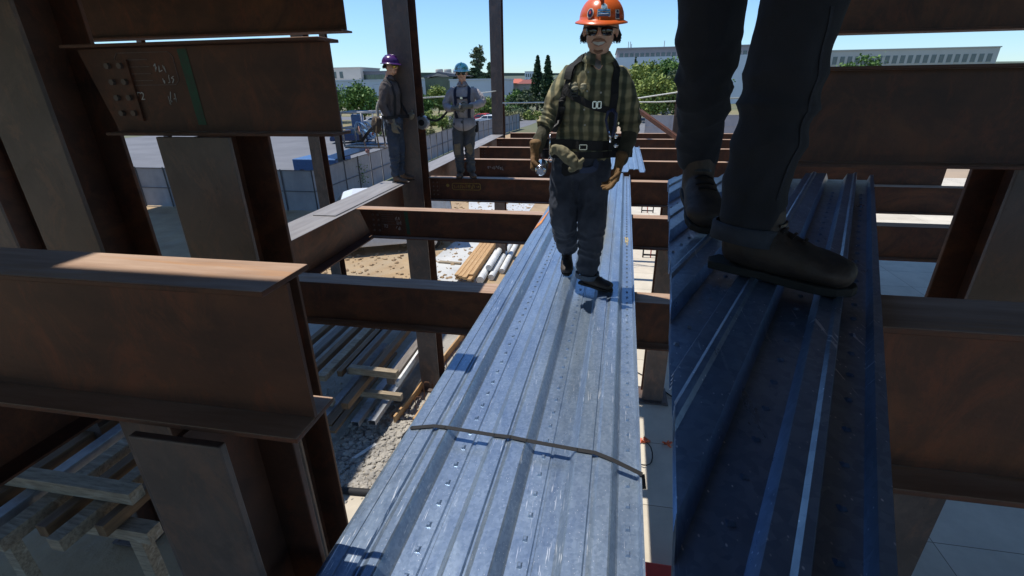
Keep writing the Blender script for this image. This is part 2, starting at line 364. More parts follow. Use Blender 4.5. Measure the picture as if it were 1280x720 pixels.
def column(label, x0, x1, y0, d, z0, z1, name='steel_column', group='steel columns', cap=True):
    """H-section with its flanges facing the camera"""
    t = thing(name, label, 'steel column', ((x0+x1)/2, y0+d/2, z0), group)
    s_ = MB(); s_.box((x0, y0, z0), (x1, y0+.022, z1)); s_.build('flange', colsteel, t, bevel=.004)
    s_ = MB(); s_.box((x0, y0+d-.022, z0), (x1, y0+d, z1)); s_.build('flange', steel, t, bevel=.004)
    xc = (x0+x1)/2; s_ = MB(); s_.box((xc-.008, y0+.0225, z0), (xc+.008, y0+d-.0225, z1)); s_.build('web', steel, t)
    if z0 < -3:
        s_ = MB(); s_.box((x0-.1, y0-.1, z0), (x1+.1, y0+d+.1, z0+.03)); bp = s_.build('base_plate', colsteel, t)
        k = MB(); bolts(k, [(x0-.05, y0-.05, z0+.03), (x1+.05, y0-.05, z0+.03), (x0-.05, y0+d+.05, z0+.03), (x1+.05, y0+d+.05, z0+.03)], (0, 0, 1), .02); k.build('anchor_bolts', colsteel, bp)
    return t
def beam_y(label, x0, x1, y0, y1, zt, d, name='edge_girder', group=None, topmat=None):
    t = thing(name, label, 'steel girder', ((x0+x1)/2, (y0+y1)/2, zt-d), group); xc = (x0+x1)/2+.08
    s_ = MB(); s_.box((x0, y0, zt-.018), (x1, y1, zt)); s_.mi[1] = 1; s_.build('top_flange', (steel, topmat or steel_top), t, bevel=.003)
    s_ = MB(); s_.box((x0+.1, y0, zt-d), (x1, y1, zt-d+.018)); s_.build('bottom_flange', steel, t, bevel=.003)
    s_ = MB(); s_.box((xc-.008, y0, zt-d+.0185), (xc+.008, y1, zt-.0185)); s_.build('web', steel, t)
    return t
ZB = -.09
bB = beam_x('nearest brown floor beam crossing under the decking, tan rust and painted sun on top flange', -3.09, 6.2, 3.22, ZB, .385, .19)
bA = beam_x('second floor beam with a green paint stripe and chalk box at its left end', -3.09, 6.2, 5.60, ZB, .385, .17, cope=.13)
bC = beam_x('third floor beam marked in yellow paint, under the boots of the teal helmet worker', -2.92, 6.2, 7.87, ZB, .40, .18)
bD = beam_x('fourth floor beam with a pale scribble, just behind the teal helmet worker', -3.09, 6.2, 10.06, ZB, .385, .17)
bE = beam_x('fifth floor beam, crossing between the second bundle of decking and the far columns', -3.09, 6.2, 12.15, ZB, .385, .17)
bF = beam_x('sixth floor beam, next to last of the row going away', -3.09, 6.2, 14.25, ZB, .385, .17)
bG = beam_x('farthest floor beam at the far edge of the frame, behind all the others', -3.0, 6.2, 15.95, ZB, .385, .17)
gtop = mat('lit_mill_scale_top', (.30, .285, .275), (.22, .205, .20), 3, .6, .2, .2, 40, .002, (4, .5, 1))  # lighter mill scale, sunlight on the girder top put into its colour
g1_ = beam_y('wide grey topped edge girder leading to the purple helmet worker', -3.56, -3.10, -6, 7.5, ZB, .52, group='edge girders', topmat=gtop)
g2_ = beam_y('edge girder continuing behind the near column to the far column', -3.50, -3.10, 8.05, 15.4, ZB, .52, group='edge girders', topmat=gtop)
s_ = MB(); s_.box((-3.45, 5.2, ZB+.001), (-3.15, 7.3, ZB+.012)); s_.build('splice_plate', gtop, g1_)
column('tall steel column right behind the purple helmet worker', -3.32, -2.93, 7.62, .36, G+.02, 7.5)
column('tall steel column further away, right of the teal helmet worker', -3.49, -3.14, 15.55, .35, G+.02, 7.5)
column('column under the third beam, seen in the gap right of the decking', 1.02, 1.40, 7.93, .34, G+.02, ZB-.402)
column('column carrying the third beam at its right end, beyond the decking', 5.6, 5.95, 7.93, .34, G+.02, ZB-.402)
# markings on the beams (thin paint and chalk, 1 mm proud of the web)
def strokes(lines, y, r, m, parent, name):
    mb = MB()
    for ln in lines:
        for a, b in zip(ln[:-1], ln[1:]): mb.bar((a[0], y, a[1]), (b[0], y, b[1]), .0015, r*2, (0, 0, 1) if abs(a[0]-b[0]) > abs(a[1]-b[1]) else (1, 0, 0))
    return mb.build(name, m, parent)
def scribble(x, z, w, h, n, seed):
    q = random.Random(seed); L = []
    for i in range(n):
        cx = x+w*(i+.5)/n; L.append([(cx+q.uniform(-.5, .5)*w/n, z+q.uniform(-.5, .5)*h) for _ in range(4)])
    return L
def text(body, x, y, z, size, m, parent, name='lettering', rx=90, shear=0, rz=0):
    cu = bpy.data.curves.new(name, 'FONT'); cu.body = body; cu.size = size; cu.extrude = .0006; cu.shear = shear; cu.resolution_u = 2
    o = bpy.data.objects.new(name, cu); COL.objects.link(o); dg = bpy.context.evaluated_depsgraph_get()
    me = bpy.data.meshes.new_from_object(o.evaluated_get(dg)); bpy.data.objects.remove(o); me.materials.clear(); me.materials.append(m)
    me.transform(Matrix.Translation(V((x, y, z))-parent_off(parent)) @ Matrix.Rotation(R(rz), 4, 'Z') @ Matrix.Rotation(R(rx), 4, 'X'))
    q = bpy.data.objects.new(name, me); COL.objects.link(q); q.parent = parent; return q
def webface(yf, bf): return yf+bf/2-.0055-.0018
yA = webface(5.60, .17)
def rbox(x0, x1, z0, z1): c = .02; return [(x0+c, z1), (x1-c, z1), (x1, z1-c), (x1, z0+c), (x1-c, z0), (x0+c, z0), (x0, z0+c), (x0, z1-c), (x0+c, z1)]
strokes([rbox(-2.82, -2.52, -.30, -.14)]+[[(-2.79, z), (-2.62, z)] for z in (-.17, -.20, -.23, -.26)], yA, .0022, chalk_dim, bA, 'stencil_box')
strokes(scribble(-2.60, -.22, .06, .06, 3, 4)+scribble(-2.58, -.28, .07, .06, 3, 8)+scribble(-2.60, -.35, .07, .06, 3, 5), yA, .0026, chalk, bA, 'chalk_writing')
text('T2', -2.77, yA, -.345, .055, chalk, bA, shear=.15)
s_ = MB(); s_.add([(-2.47, yA, -.125), (-2.42, yA, -.125), (-2.405, yA, -.43), (-2.455, yA, -.43)], [(0, 1, 2, 3)]); s_.build('paint_stripe', green_p, bA)
yC = webface(7.87, .18)
strokes([rbox(-2.52, -2.02, -.30, -.19)]+scribble(-2.49, -.245, .45, .07, 14, 3), yC, .005, chalk_y, bC, 'stencil_marks')
s_ = MB(); s_.ball((-2.6, yC, -.23), (.028, .001, .028)); s_.build('paint_dot', chalk_y, bC)
strokes(scribble(-2.4, -.27, .35, .1, 8, 6), webface(10.06, .17), .006, chalk, bD, 'chalk_marks')
# ---------------------------------------------------------------- decking bundles
def skew(u, y): return u+(y-1)*.0363
PROF = [(-.812, -.062), (-.80, -.05), (-.778, -.006), (-.765, 0), (-.727, 0), (-.724, -.003), (-.720, -.003), (-.717, 0), (-.670, 0), (-.665, -.012), (-.659, -.012), (-.640, 0), (-.612, 0), (-.606, -.004), (-.578, -.046), (-.572, -.05),
        (-.497, -.05), (-.492, -.057), (-.482, -.057), (-.477, -.05), (-.432, -.05), (-.427, -.046), (-.404, -.004), (-.398, 0), (-.348, 0), (-.343, -.012), (-.337, -.012), (-.319, 0), (-.266, 0), (-.260, -.004), (-.233, -.046), (-.227, -.05),
        (-.158, -.05), (-.154, -.056), (-.147, -.056), (-.143, -.05), (-.082, -.05), (-.076, -.046), (-.056, -.004), (-.050, 0), (.010, 0), (.015, -.012), (.021, -.012), (.039, 0), (.086, 0), (.092, -.004), (.113, -.046), (.119, -.05), (.186, -.05), (.190, -.044), (.196, -.022), (.203, -.022), (.2035, -.05)]
def deck_sheet(name, y0, y1, dz, m, parent, dimples=None, u0=0, ext=.0011, seed=1, sk=skew):
    mb = MB(); n = len(PROF); q = random.Random(seed)
    ys = [y0+(y1-y0)*i/40 for i in range(41)]
    for y in ys:
        j = noise.noise(V((seed*3.1, y*.9, 0)))*.002
        for u, z in PROF:
            mb.v.append(V((sk(u+u0, y), y, z+dz+j+noise.noise(V((u*9, y*1.7, seed)))*.0012)))
    for i in range(40):
        for k in range(n-1): mb.f.append([i*n+k, i*n+k+1, (i+1)*n+k+1, (i+1)*n+k]); mb.mi.append(0)
    if dimples:
        for uc in dimples:
            y = y0+.07
            while y < y1-.05:
                cx, z = sk(uc+u0, y), dz-.05; h, a, c = .0085, .0085, .012
                mb.add([(cx-a, y-c, z), (cx+a, y-c, z), (cx+a, y+c, z), (cx-a, y+c, z), (cx-a*.5, y-c*.7, z+h), (cx+a*.5, y-c*.7, z+h), (cx+a*.5, y+c*.1, z+h), (cx-a*.5, y+c*.1, z+h)],
                       [(4, 5, 6, 7), (0, 1, 5, 4), (1, 2, 6, 5), (2, 3, 7, 6), (3, 0, 4, 7)]); y += .0985
    o = mb.build(name, m, parent)
    s = o.modifiers.new('s', 'SOLIDIFY'); s.thickness = ext; s.offset = -1
    return o
bun = thing('decking_bundle', 'long bundle of ribbed galvanized decking the smiling worker walks on', 'decking bundle', (0, 3, ZB))
deck_sheet('deck_sheet', -1.2, 8.12, 0, galvm, bun, dimples=(-.525, -.185, .152))
for i in range(1, 5):
    deck_sheet('deck_sheet', -1.2+.006*i, 8.12-.01*(i % 3), -.0085*i, galvm, bun, u0=.0016*(i % 3-1), seed=i+1)
# orange paint on the left edge and a yellow splash near the right edge
s_ = MB(); s_.add([(skew(-.80, 4.62)-.002, 4.62, -.044), (skew(-.768, 4.66), 4.66, .004), (skew(-.735, 4.9), 4.9, .004), (skew(-.73, 5.5), 5.5, .004), (skew(-.79, 5.5)-.003, 5.5, -.03)], [(0, 1, 2, 3, 4)])
s_.build('orange_paint_mark', orange_p, bun)
yel = mat('yellow_smear', (.42, .36, .18), (.30, .22, .12), 60, .7, bst=0)
q = random.Random(5); s_ = MB(); pp = []
for i in range(26):
    an = i*6.2832/26; r_ = q.uniform(.4, 1.25); pp.append((skew(.150+.020*r_*math.cos(an), 4.55), 4.55+.14*r_*math.sin(an), -.0472))
s_.add([(skew(.150, 4.55), 4.55, -.0472)]+pp, [(0, 1+i, 1+(i+1) % 26) for i in range(26)])
s_.build('yellow_paint_mark', yel, bun)
# steel strap round the bundle
sp = []
crest = [(-.80, 1.535), (-.76, 1.55), (-.67, 1.575), (-.62, 1.575), (-.40, 1.56), (-.33, 1.56), (-.26, 1.55), (-.05, 1.53), (.02, 1.525), (.086, 1.50), (.203, 1.46)]
zz = [-.035, .002, .0035, .0035, .0035, .0035, .0035, .0035, .0035, .002, -.017]
sb = MB(); pts = [V((skew(u, y), y, z+.002)) for (u, y), z in zip(crest, zz)]; pts = [pts[0]+V((-.012, 0, -.05))]+pts+[pts[-1]+V((.012, 0, -.07))]
for a, b in zip(pts[:-1], pts[1:]): sb.bar(a, b+(b-a).normalized()*.002, .021, .0016)
tag(sb.build('steel_strap', black), 'thin black band strapped across the ribs of the decking bundle', 'strap')
# second bundle beyond the worker
def skew2(u, y): return u+(y-8)*.03
PP = PROF; b2 = thing('decking_bundle', 'second bundle of clean decking lying beyond the walking worker', 'decking bundle', (.1, 10.5, ZB))
for i in range(3): deck_sheet('deck_sheet', 8.22+.03*i, 11.6, .085-.0085*i-.03, galv2, b2, u0=.50, seed=11+i, sk=skew2)
# ---------------------------------------------------------------- dark near bays left and right of the opening, one level up
ZN = 1.0
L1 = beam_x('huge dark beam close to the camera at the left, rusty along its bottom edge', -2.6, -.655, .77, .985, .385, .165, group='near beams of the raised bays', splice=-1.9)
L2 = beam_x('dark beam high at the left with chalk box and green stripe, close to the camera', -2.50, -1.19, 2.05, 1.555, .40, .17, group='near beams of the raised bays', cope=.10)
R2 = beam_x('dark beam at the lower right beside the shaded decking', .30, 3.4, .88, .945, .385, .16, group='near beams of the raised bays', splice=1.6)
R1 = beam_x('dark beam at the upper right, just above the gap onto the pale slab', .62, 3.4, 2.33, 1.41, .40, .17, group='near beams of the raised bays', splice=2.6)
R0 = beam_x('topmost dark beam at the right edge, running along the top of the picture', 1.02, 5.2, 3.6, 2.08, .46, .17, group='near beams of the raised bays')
L0 = beam_x('topmost dark beam at the upper left, in front of the added shade deck', -6.2, -1.95, 3.7, 2.16, .42, .17, group='near beams of the raised bays')
column('column close to the camera under the huge left beam', -1.08, -.83, .73, .25, G+.02, .985-.387)
column('column at the upper left carrying the chalk marked dark beam', -2.09, -1.70, 2.02, .30, G+.02, 1.553-.40)
column('column at the right edge between the two dark beams', 1.72, 2.0, 2.38, .28, G+.02, 1.408-.40)
column('column at the far left edge of the picture, in shade', -2.98, -2.62, 2.0, .34, G+.02, 2.16)
column('column under the lower right dark beam, out towards the edge', 2.5, 2.8, .85, .25, G+.02, .945-.387)
column('column at the right end of the topmost dark beam', 4.8, 5.1, 3.55, .3, G+.02, 1.615)
column('column at the left end of the topmost dark beam', -6.1, -5.75, 3.62, .34, G+.02, 1.735)
yL = webface(2.05, .17)
strokes([rbox(-2.30, -1.98, 1.38, 1.52)]+[[(-2.27, z), (-2.12, z)] for z in (1.49, 1.46, 1.43, 1.40)], yL, .0016, chalk_dim, L2, 'stencil_box')
strokes(scribble(-2.10, 1.45, .07, .05, 3, 14)+scribble(-2.07, 1.40, .07, .05, 3, 18)+scribble(-2.08, 1.32, .06, .06, 3, 15), yL, .0018, chalk, L2, 'chalk_writing')
text('T2', -2.25, yL, 1.315, .05, chalk, L2, shear=.15)
s_ = MB(); s_.add([(-1.95, yL, 1.53), (-1.90, yL, 1.53), (-1.89, yL, 1.20), (-1.935, yL, 1.20)], [(0, 1, 2, 3)]); s_.build('paint_stripe', green_p, L2)
# added unseen roof decks that shade the side bays, open over the sunlit decking
def roof(label, poly, z, group='added shade decks'):
    t = thing('added_shade_deck', label, 'added shade deck', (sum(p[0] for p in poly)/len(poly), sum(p[1] for p in poly)/len(poly), z), group)
    s_ = MB(); s_.prism(poly, z, z+.12); s_.build('slab', roofm, t)
    xs = [p[0] for p in poly]; ys = [p[1] for p in poly]; x0, x1, y0, y1 = min(xs), max(xs), min(ys), max(ys)
    x = x0+1.2
    while x < x1:
        s_ = MB(); s_.box((x-.08, y0+.05, z-.32), (x+.08, y1-.05, z-.003)); s_.build('joist', steel, t); x += 3.0
    return t
ZR = 4.25
roof('added deck above the camera, out of view, shading both near bays', rect(-16, -8, 16, .90), ZR)
roof('added shade deck over the near right bay', rect(-1.15, .90, 16, 2.45), ZR)
roof('added shade deck over the far right bays', rect(2.6, 2.45, 16, 22), ZR)
roof('added shade deck strip over the right of the decking, ahead of the camera', [(.2, 2.45), (2.6, 2.45), (2.6, 12), (.75, 12), (.75, 6), (.2, 6)], ZR)
t = thing('added_shade_deck', 'low added shade deck over the near left bay, resting on the topmost left beam', 'added shade deck', (-6, -2, 2.17), 'added shade decks')  # low deck added over the left bay to darken its beams
s_ = MB(); s_.prism(rect(-14, -8, -1.74, 3.86), 2.165, 2.24); s_.build('slab', roofm, t)
roof('narrow added shade deck over the near left bay', rect(-16, .90, -2.52, 2.6), ZR)
roof('added shade deck over the left bays, beyond the edge girder', rect(-18, 2.62, -6.8, 12), ZR)
roof('added shade deck at the far left, above the fence', rect(-26, 12.02, -14.0, 26), ZR)
for i, (x, y) in enumerate(((-17.5, 11.6), (-7.2, 11.6), (-25.5, 25.5), (-14.5, 25.5), (15.6, 21.6), (15.6, .5), (-15.5, .5), (15.6, 10))):  # columns carrying the added shade decks
    column(['outer shade deck column left of the yard, at the middle', 'outer shade deck column right by the shaded lumber yard', 'farthest outer shade deck column on the left', 'outer shade deck column beside the fence', 'farthest shade deck column at the right', 'near outer shade deck column at the right', 'near outer shade deck column at the left', 'middle outer shade deck column at the right'][i], x-.15, x+.15, y-.15, .3, G+.02, ZR-.33, group='columns of the added shade decks')
# deck platform at the right
ud = V((.407, .9135, 0)); vd = V((.9135, -.407, 0))
def platform():
    t = thing('raised_decking_platform', 'shaded ribbed decking close to the camera at the right, under dark work boots', 'decking bundle', (.35, .9, .945))
    # level polygon, skew-cut along its left edge, ribs running along ud
    L0_, L1_ = V((.062, .12, 0)), V((.292, 2.23, 0))
    def left_s(vv):   # distance along ud where the skew cut meets a rib line at offset vv
        d = L1_-L0_; # solve L0+d*t = ud*s+vd*vv
        det = d.x*(-vd.y*0+1) if False else None
        a = V((d.x, d.y)); n_ = V((d.y, -d.x)); s_ = (L0_.x*n_[0]+L0_.y*n_[1]-vv*(vd.x*n_[0]+vd.y*n_[1]))/(ud.x*n_[0]+ud.y*n_[1]); return s_
    per, cells = .145, 4
    base = [(0, -.026), (.042, -.026), (.052, 0), (.072, 0), (.077, .005), (.085, .005), (.09, 0), (.125, 0), (.135, -.026)]
    for k in range(4):
        mb = MB(); prof = []
        v0 = -.62
        for c in range(5): prof += [(v0+c*per+a, z) for a, z in base]
        prof = [p for p in prof if p[0] < .045]+[(.050, -.026), (.086, -.026), (.092, -.004), (.104, -.004)]
        n = len(prof); rows = 24
        for vv, z in prof:
            s0 = max(left_s(vv), -.3) if vv > -.9 else 0; s1 = (2.25-vd.y*vv)/ud.y
            for i in range(rows): mb.v.append(ud*(s0+(s1-s0)*i/(rows-1))+vd*vv+V((0, 0, 1.0+z-.0075*k-.002)))
        for a in range(n-1):
            for i in range(rows-1): mb.f.append([a*rows+i, (a+1)*rows+i, (a+1)*rows+i+1, a*rows+i+1]); mb.mi.append(0)
        if k == 0:
            for c in range(6):
                vv = v0+c*per+.021 if c < 5 else .068
                s_ = left_s(vv)+.03
                while s_ < 2.2:
                    p = ud*s_+vd*vv+V((0, 0, .972)); a = .0042
                    mb.add([p+V((-a, -a, 0)), p+V((a, -a, 0)), p+V((a, a, 0)), p+V((-a, a, 0)), p+V((-a/2, -a/2, a)), p+V((a/2, -a/2, a)), p+V((a/2, 0, a)), p+V((-a/2, 0, a))], [(4, 5, 6, 7), (0, 1, 5, 4), (1, 2, 6, 5), (2, 3, 7, 6), (3, 0, 4, 7)]); s_ += .07
        o = mb.build('deck_sheet', galv2, t); sd = o.modifiers.new('s', 'SOLIDIFY'); sd.thickness = .001; sd.offset = -1
    return t
platform()

# ---------------------------------------------------------------- materials lying in the yard
def member(name, label, cat, x0, x1, y0, y1, z0, z1, m, hollow=False, group=None, rz=0):
    mb = MB(); c = V(((x0+x1)/2, (y0+y1)/2, z0))
    if hollow:
        t_ = .006
        for a, b_ in (((x0, y0, z0), (x1, y1, z0+t_)), ((x0, y0, z1-t_), (x1, y1, z1)), ((x0, y0, z0+t_), (x0+t_, y1, z1-t_)), ((x1-t_, y0, z0+t_), (x1, y1, z1-t_))): mb.box(a, b_)
    else: mb.box((x0, y0, z0), (x1, y1, z1))
    if rz:
        mm = Matrix.Rotation(rz, 3, 'Z'); mb.v = [mm @ (v_-c)+c for v_ in mb.v]
    off = V(c); mb.v = [v_-off for v_ in mb.v]
    o = mb.build(name, m, bevel=.004 if not hollow else 0); o.location = off
    return tag(o, label, cat, group)
greych = mat('grey_brown_channel', (.22, .19, .165), (.13, .11, .09), 5, .7, .1, .3, 30, .003, (4, .5, 4))
pg = 'timber and steel members in the yard pile'
wood_shade = wood_old
member('timber_dunnage', 'weathered cream timber lying crosswise on top of the pile of channels', 'timber', -4.36, -3.42, 6.80, 6.92, -3.52, -3.38, wood_old, group=pg, rz=-.03)
member('timber_dunnage', 'lower weathered timber crosswise under the channels, in shadow', 'timber', -4.25, -3.30, 6.62, 6.72, -3.86, -3.74, wood_old, group=pg, rz=-.02)
member('timber_dunnage', 'far crosswise timber behind the pile of channels', 'timber', -5.2, -3.6, 9.2, 9.32, -3.86, -3.74, wood_old, group=pg)
member('timber_dunnage', 'crosswise timber on the shaded ground under the left end of the pile', 'timber', -6.6, -4.5, 6.3, 6.42, -3.92, -3.8, wood_old, group=pg, rz=.04)
for i, (x, w_, y0, y1, z, m, nm, lb) in enumerate([
    (-4.02, .13, 6.0, 9.2, -3.66, brownsteel, 'steel_channel', 'tan brown channel lying in the middle of the pile'),
    (-3.60, .15, 6.9, 9.0, -3.72, greych, 'steel_channel', 'grey channel at the right side of the pile'),
    (-3.44, .05, 6.8, 8.4, -3.70, whitep, 'white_batten', 'thin white batten at the right edge of the pile'),
    (-4.45, .12, 7.0, 10.3, -3.66, greych, 'steel_channel', 'long grey channel left of the tan brown one'),
    (-4.62, .10, 6.9, 10.3, -3.66, brownsteel, 'steel_channel', 'rust brown channel beside the long grey one'),
    (-4.86, .14, 6.7, 10.4, -3.66, wood_old, 'steel_channel', 'pale grey channel further left on the pile'),
    (-5.15, .12, 6.5, 10.3, -3.66, brownsteel, 'steel_channel', 'rusty channel at the left of the pile'),
    (-5.50, .16, 6.2, 10.0, -3.66, greych, 'steel_channel', 'wide grey channel at the left end of the pile'),
    (-5.85, .12, 6.2, 9.8, -3.66, brownsteel, 'steel_channel', 'outermost rusty channel at the left end of the pile')]):
    member(nm, lb, 'steel channel' if m is not whitep else 'batten', x-w_/2, x+w_/2, y0, y1, z, z+.12, m, group=pg, rz=random.uniform(-.012, .012))
for x, y0, lb in ((-3.93, 6.05, 'left hollow tube poking out from under the pile'), (-3.66, 6.13, 'right hollow tube poking out from under the pile'), (-4.55, 5.7, 'hollow tube at the left front of the pile')):
    member('steel_tube', lb, 'steel tube', x-.07, x+.07, y0, y0+3, -4.05, -3.95, galv_dull, True, group=pg)
for x, y0, lb in ((-4.33, 5.9, 'tan plank under the left side of the pile'), (-4.18, 5.75, 'second tan plank under the pile, beside the shaded ground')):
    member('plank', lb, 'plank', x-.06, x+.06, y0, y0+2.6, -3.98, -3.93, brownsteel, group=pg)
member('plank', 'short pale offcut lying on the shaded ground in front of the pile', 'plank', -3.66, -3.60, 5.5, 5.95, G+.02, G+.05, whitep, rz=-.5)
member('plank', 'pale offcut at the left on the shaded ground', 'plank', -4.3, -4.1, 5.55, 5.63, G+.02, G+.05, wood_old, rz=.3)
# larger timbers stacked nearer on the left
pn = 'timbers stacked on the slab at the lower left'
def stack_left():
    k = 0
    data = [(-3.85, .16, 2.2, 4.6, wood_old, 'weathered timber leaning out of the near left stack'), (-3.55, .12, 2.4, 4.8, brownsteel, 'rust brown channel in the near left stack'), (-3.28, .15, 2.3, 4.9, wood_old, 'broad grey timber in the near left stack'),
            (-3.02, .10, 2.5, 4.8, brownsteel, 'narrow brown channel in the near left stack'), (-4.15, .14, 2.2, 4.7, galv_dull, 'grey channel in the near left stack'), (-4.45, .13, 2.2, 4.7, brownsteel, 'outer rusty channel in the near left stack'), (-2.75, .12, 2.9, 5.0, galv_dull, 'rightmost grey channel in the near left stack'),
            (-4.8, .2, 2.2, 4.8, wood_old, 'leftmost heavy timber in the near left stack')]
    DX = -1.45
    for x, w_, y0, y1, m, lb in data: member('stacked_timber', lb, 'timber', x+DX-w_/2, x+DX+w_/2, y0, y1, -2.56, -2.42, m, group=pn, rz=random.uniform(-.02, .02))
    member('bearer', 'crosswise weathered bearer on top of the near left stack', 'timber', -4.9+DX, -2.9+DX, 2.75, 2.9, -2.41, -2.27, wood_old, group=pn)
    member('bearer', 'crosswise bearer under the front of the near left stack', 'timber', -4.95+DX, -2.65+DX, 2.6, 2.75, -2.72, -2.57, wood_old, group=pn)
    member('bearer', 'crosswise bearer under the back of the near left stack', 'timber', -4.95+DX, -2.65+DX, 4.3, 4.45, -2.72, -2.57, wood_old, group=pn)
    for x, y, lb in ((-4.7, 2.67, 'front left trestle leg of the near left stack'), (-2.85, 2.67, 'front right trestle leg of the near left stack'), (-4.7, 4.37, 'rear left trestle leg of the near left stack'), (-2.85, 4.37, 'rear right trestle leg of the near left stack')):
        member('trestle_post', lb, 'post', x+DX-.07, x+DX+.07, y-.06, y+.06, G+.02, -2.73, wood_old, group=pn)
stack_left()
# edge form boards with rebar
rust = mat('rebar_rust', (.16, .075, .035), (.09, .04, .02), 20, .85)
for x0, x1, lb in ((-3.42, -2.96, 'orange edge form board right of the pile, beyond the column'), (-3.05, -2.62, 'second orange form board with rebar hooks by the decking edge')):
    mb = MB(); mb.bar((x0, 6.5, G+.10), (x1+.02, 11.0, G+.10), .04, .17); tag(mb.build('form_board', wood, bevel=.004), lb, 'form board', 'form boards in the yard')
for i in range(12):
    y = 6.9+i*.36; x = -3.32+(y-6.5)*.1+.12; h = .30+.1*math.sin(i*2.1); mb = MB()
    mb.tube([(x, y, G+.01), (x, y, G+h), (x+.03, y+.01, G+h+.05), (x+.10, y+.02, G+h+.05), (x+.13, y+.02, G+h-.01)], .008, 6)
    tag(mb.build('rebar_hook', rust, smooth=True), 'thin rusty rebar hook standing between the two form boards', 'rebar', 'rebar hooks between the form boards')
for i, (a, b_) in enumerate((((-3.0, 5.2), (-2.72, 6.7)), ((-2.92, 5.3), (-2.70, 6.6)), ((-2.7, 5.0), (-2.2, 5.35)), ((-2.55, 4.8), (-2.35, 5.2)))):
    mb = MB(); c = (V((*a, 0))+V((*b_, 0)))/2; mb.tube([(a[0], a[1], G+.03), (c.x+.05, c.y, G+.12), (b_[0], b_[1], G+.03)], .012, 6)
    tag(mb.build('tie_wire', rust, smooth=True), ['bent rusty wire on the rubble nearest the pile', 'second bent wire beside it on the rubble', 'short bar lying flat on the rubble near the decking edge', 'small crossed bar on the rubble near the decking edge'][i], 'wire')
mb = MB(); mb.tube([(-3.9, 4.85, G+.05), (-3.2, 4.9, G+.05), (-2.6, 4.95, G+.05), (-2.3, 5.1, G+.05)], [.05, .055, .045, .03], 8)
tag(mb.build('black_pipe', black, smooth=True), 'dark ragged pipe lying on the rubble at the lower left', 'pipe')
# lumber stack and wrapped rolls beyond beam two
lg = 'fresh boards stacked on the concrete strip'
for L_ in range(3):
    for k in range(4):
        x = -4.28+.145*k; e = .25*((k*7+L_*3) % 4)/3
        y0 = 13.0+e+(.0 if L_ else .2)
        member('board', '%s fresh tan board, %s layer of the lumber stack beyond the second beam' % (['leftmost', 'second from left', 'second from right', 'rightmost'][k], ['bottom', 'middle', 'top'][L_]), 'board', x, x+.135, y0, 18.4+e, G+.10+.065*L_, G+.16+.065*L_, wood, group=lg)
for y in (13.7, 16, 18): member('stack_bearer', {13.7: 'front', 16: 'middle', 18: 'rear'}[y]+' bearer under the stack of fresh boards', 'timber', -4.3, -3.7, y, y+.09, G+.02, G+.099, wood_old)
for i, (x, z, r) in enumerate(((-3.48, .13, .12), (-3.2, .12, .10), (-3.34, .32, .10), (-2.98, .11, .09))):
    mb = MB(); mb.tube([(x, 13.2+.3*i, G+z), (x-.02, 16, G+z), (x-.05, 19.4, G+z)], r, 14)
    o = mb.build('wrapped_roll', whitep, smooth=False); tag(o, ['thick white wrapped roll nearest the fresh boards', 'white roll on the ground next to the thick one', 'white roll lying on top of the other two', 'outermost thin white roll near the decking edge'][i], 'roll', 'white rolls beside the lumber')
member('board', 'single grey board lying across the concrete strip', 'board', -5.35, -4.55, 14.75, 14.9, G+.02, G+.07, wood_old, rz=-.08)
mb = MB(); mb.ball((-5.0, 13.4, G+.06), (.09, .07, .05), 10, 6); mb.tube([(-5.0, 13.4, G+.1), (-5.05, 13.5, G+.25), (-5.1, 13.7, G+.3)], .008, 5)
tag(mb.build('stub_pipe', rust), 'small rusty stub with a bent wire on the concrete strip', 'pipe stub')
# things on the pale slab at the right
mb = MB(); mb.tube([at_z(790, 462, G+.03), at_z(805, 470, G+.03), at_z(818, 478, G+.03), at_z(832, 490, G+.03), at_z(843, 498, G+.03), at_z(875, 530, G+.03)], .012, 6)
tag(mb.build('power_cable', black, smooth=True), 'thin black cable running over the slab right of the decking', 'cable')
mb = MB(); c0 = at_z(803, 566, G+.05); mb.tube([c0+V((.16*math.cos(a), .30*math.sin(a), .02*math.sin(3*a))) for a in [i*.35-1.3 for i in range(19)]], .010, 6)
tag(mb.build('wire_loop', black, smooth=True), 'loop of dark wire on the slab at the right edge of the decking', 'wire loop')
for (x, y), lb in (((806, 552), 'orange sprayed cable clip beside the wire loop, in the sun'), ((834, 556), 'orange cable clip in the shade right of the wire loop')):
    p = at_z(x, y, G+.03); mb = MB()
    for i in range(6): mb.bar(p+V((random.uniform(-.1, .1), random.uniform(-.06, .06), 0)), p+V((random.uniform(-.1, .1), random.uniform(-.06, .06), .05)), .03, .02)
    tag(mb.build('cable_clip', mat('orange_plastic', (.70, .13, .04), rough=.5)), lb, 'clip')
p = at_z(815, 735, G+.1); mb = MB(); mb.box((p.x-.5, p.y-.3, G+.02), (p.x+.35, p.y+.19, G+.30)); 
o = mb.build('red_toolbox', redp, bevel=.02); tag(o, 'red box on the slab at the bottom edge of the picture', 'tool box')
def bracket(p, label):
    t = thing('anchor_frame', label, 'anchor frame', p)
    k = MB(); k.bar(p+V((-.28, 0, .10)), p+V((.28, 0, .10)), .05, .05); k.build('rail', black, t)
    for dx in (-.26, .26): k = MB(); k.tube([p+V((dx, 0, 0)), p+V((dx, 0, .36))], .025, 8); k.build('post', black, t)
    k = MB(); k.tube([p+V((0, 0, 0)), p+V((0, 0, .9))], .02, 8); k.build('red_rod', redp, t)
for (x, y), lb in (((809, 266), 'black anchor frame with a red rod on the slab, seen above the second beam'), ((813, 322), 'black anchor frame on the slab, seen below the second beam')): bracket(at_z(x, y, G+.02), lb)
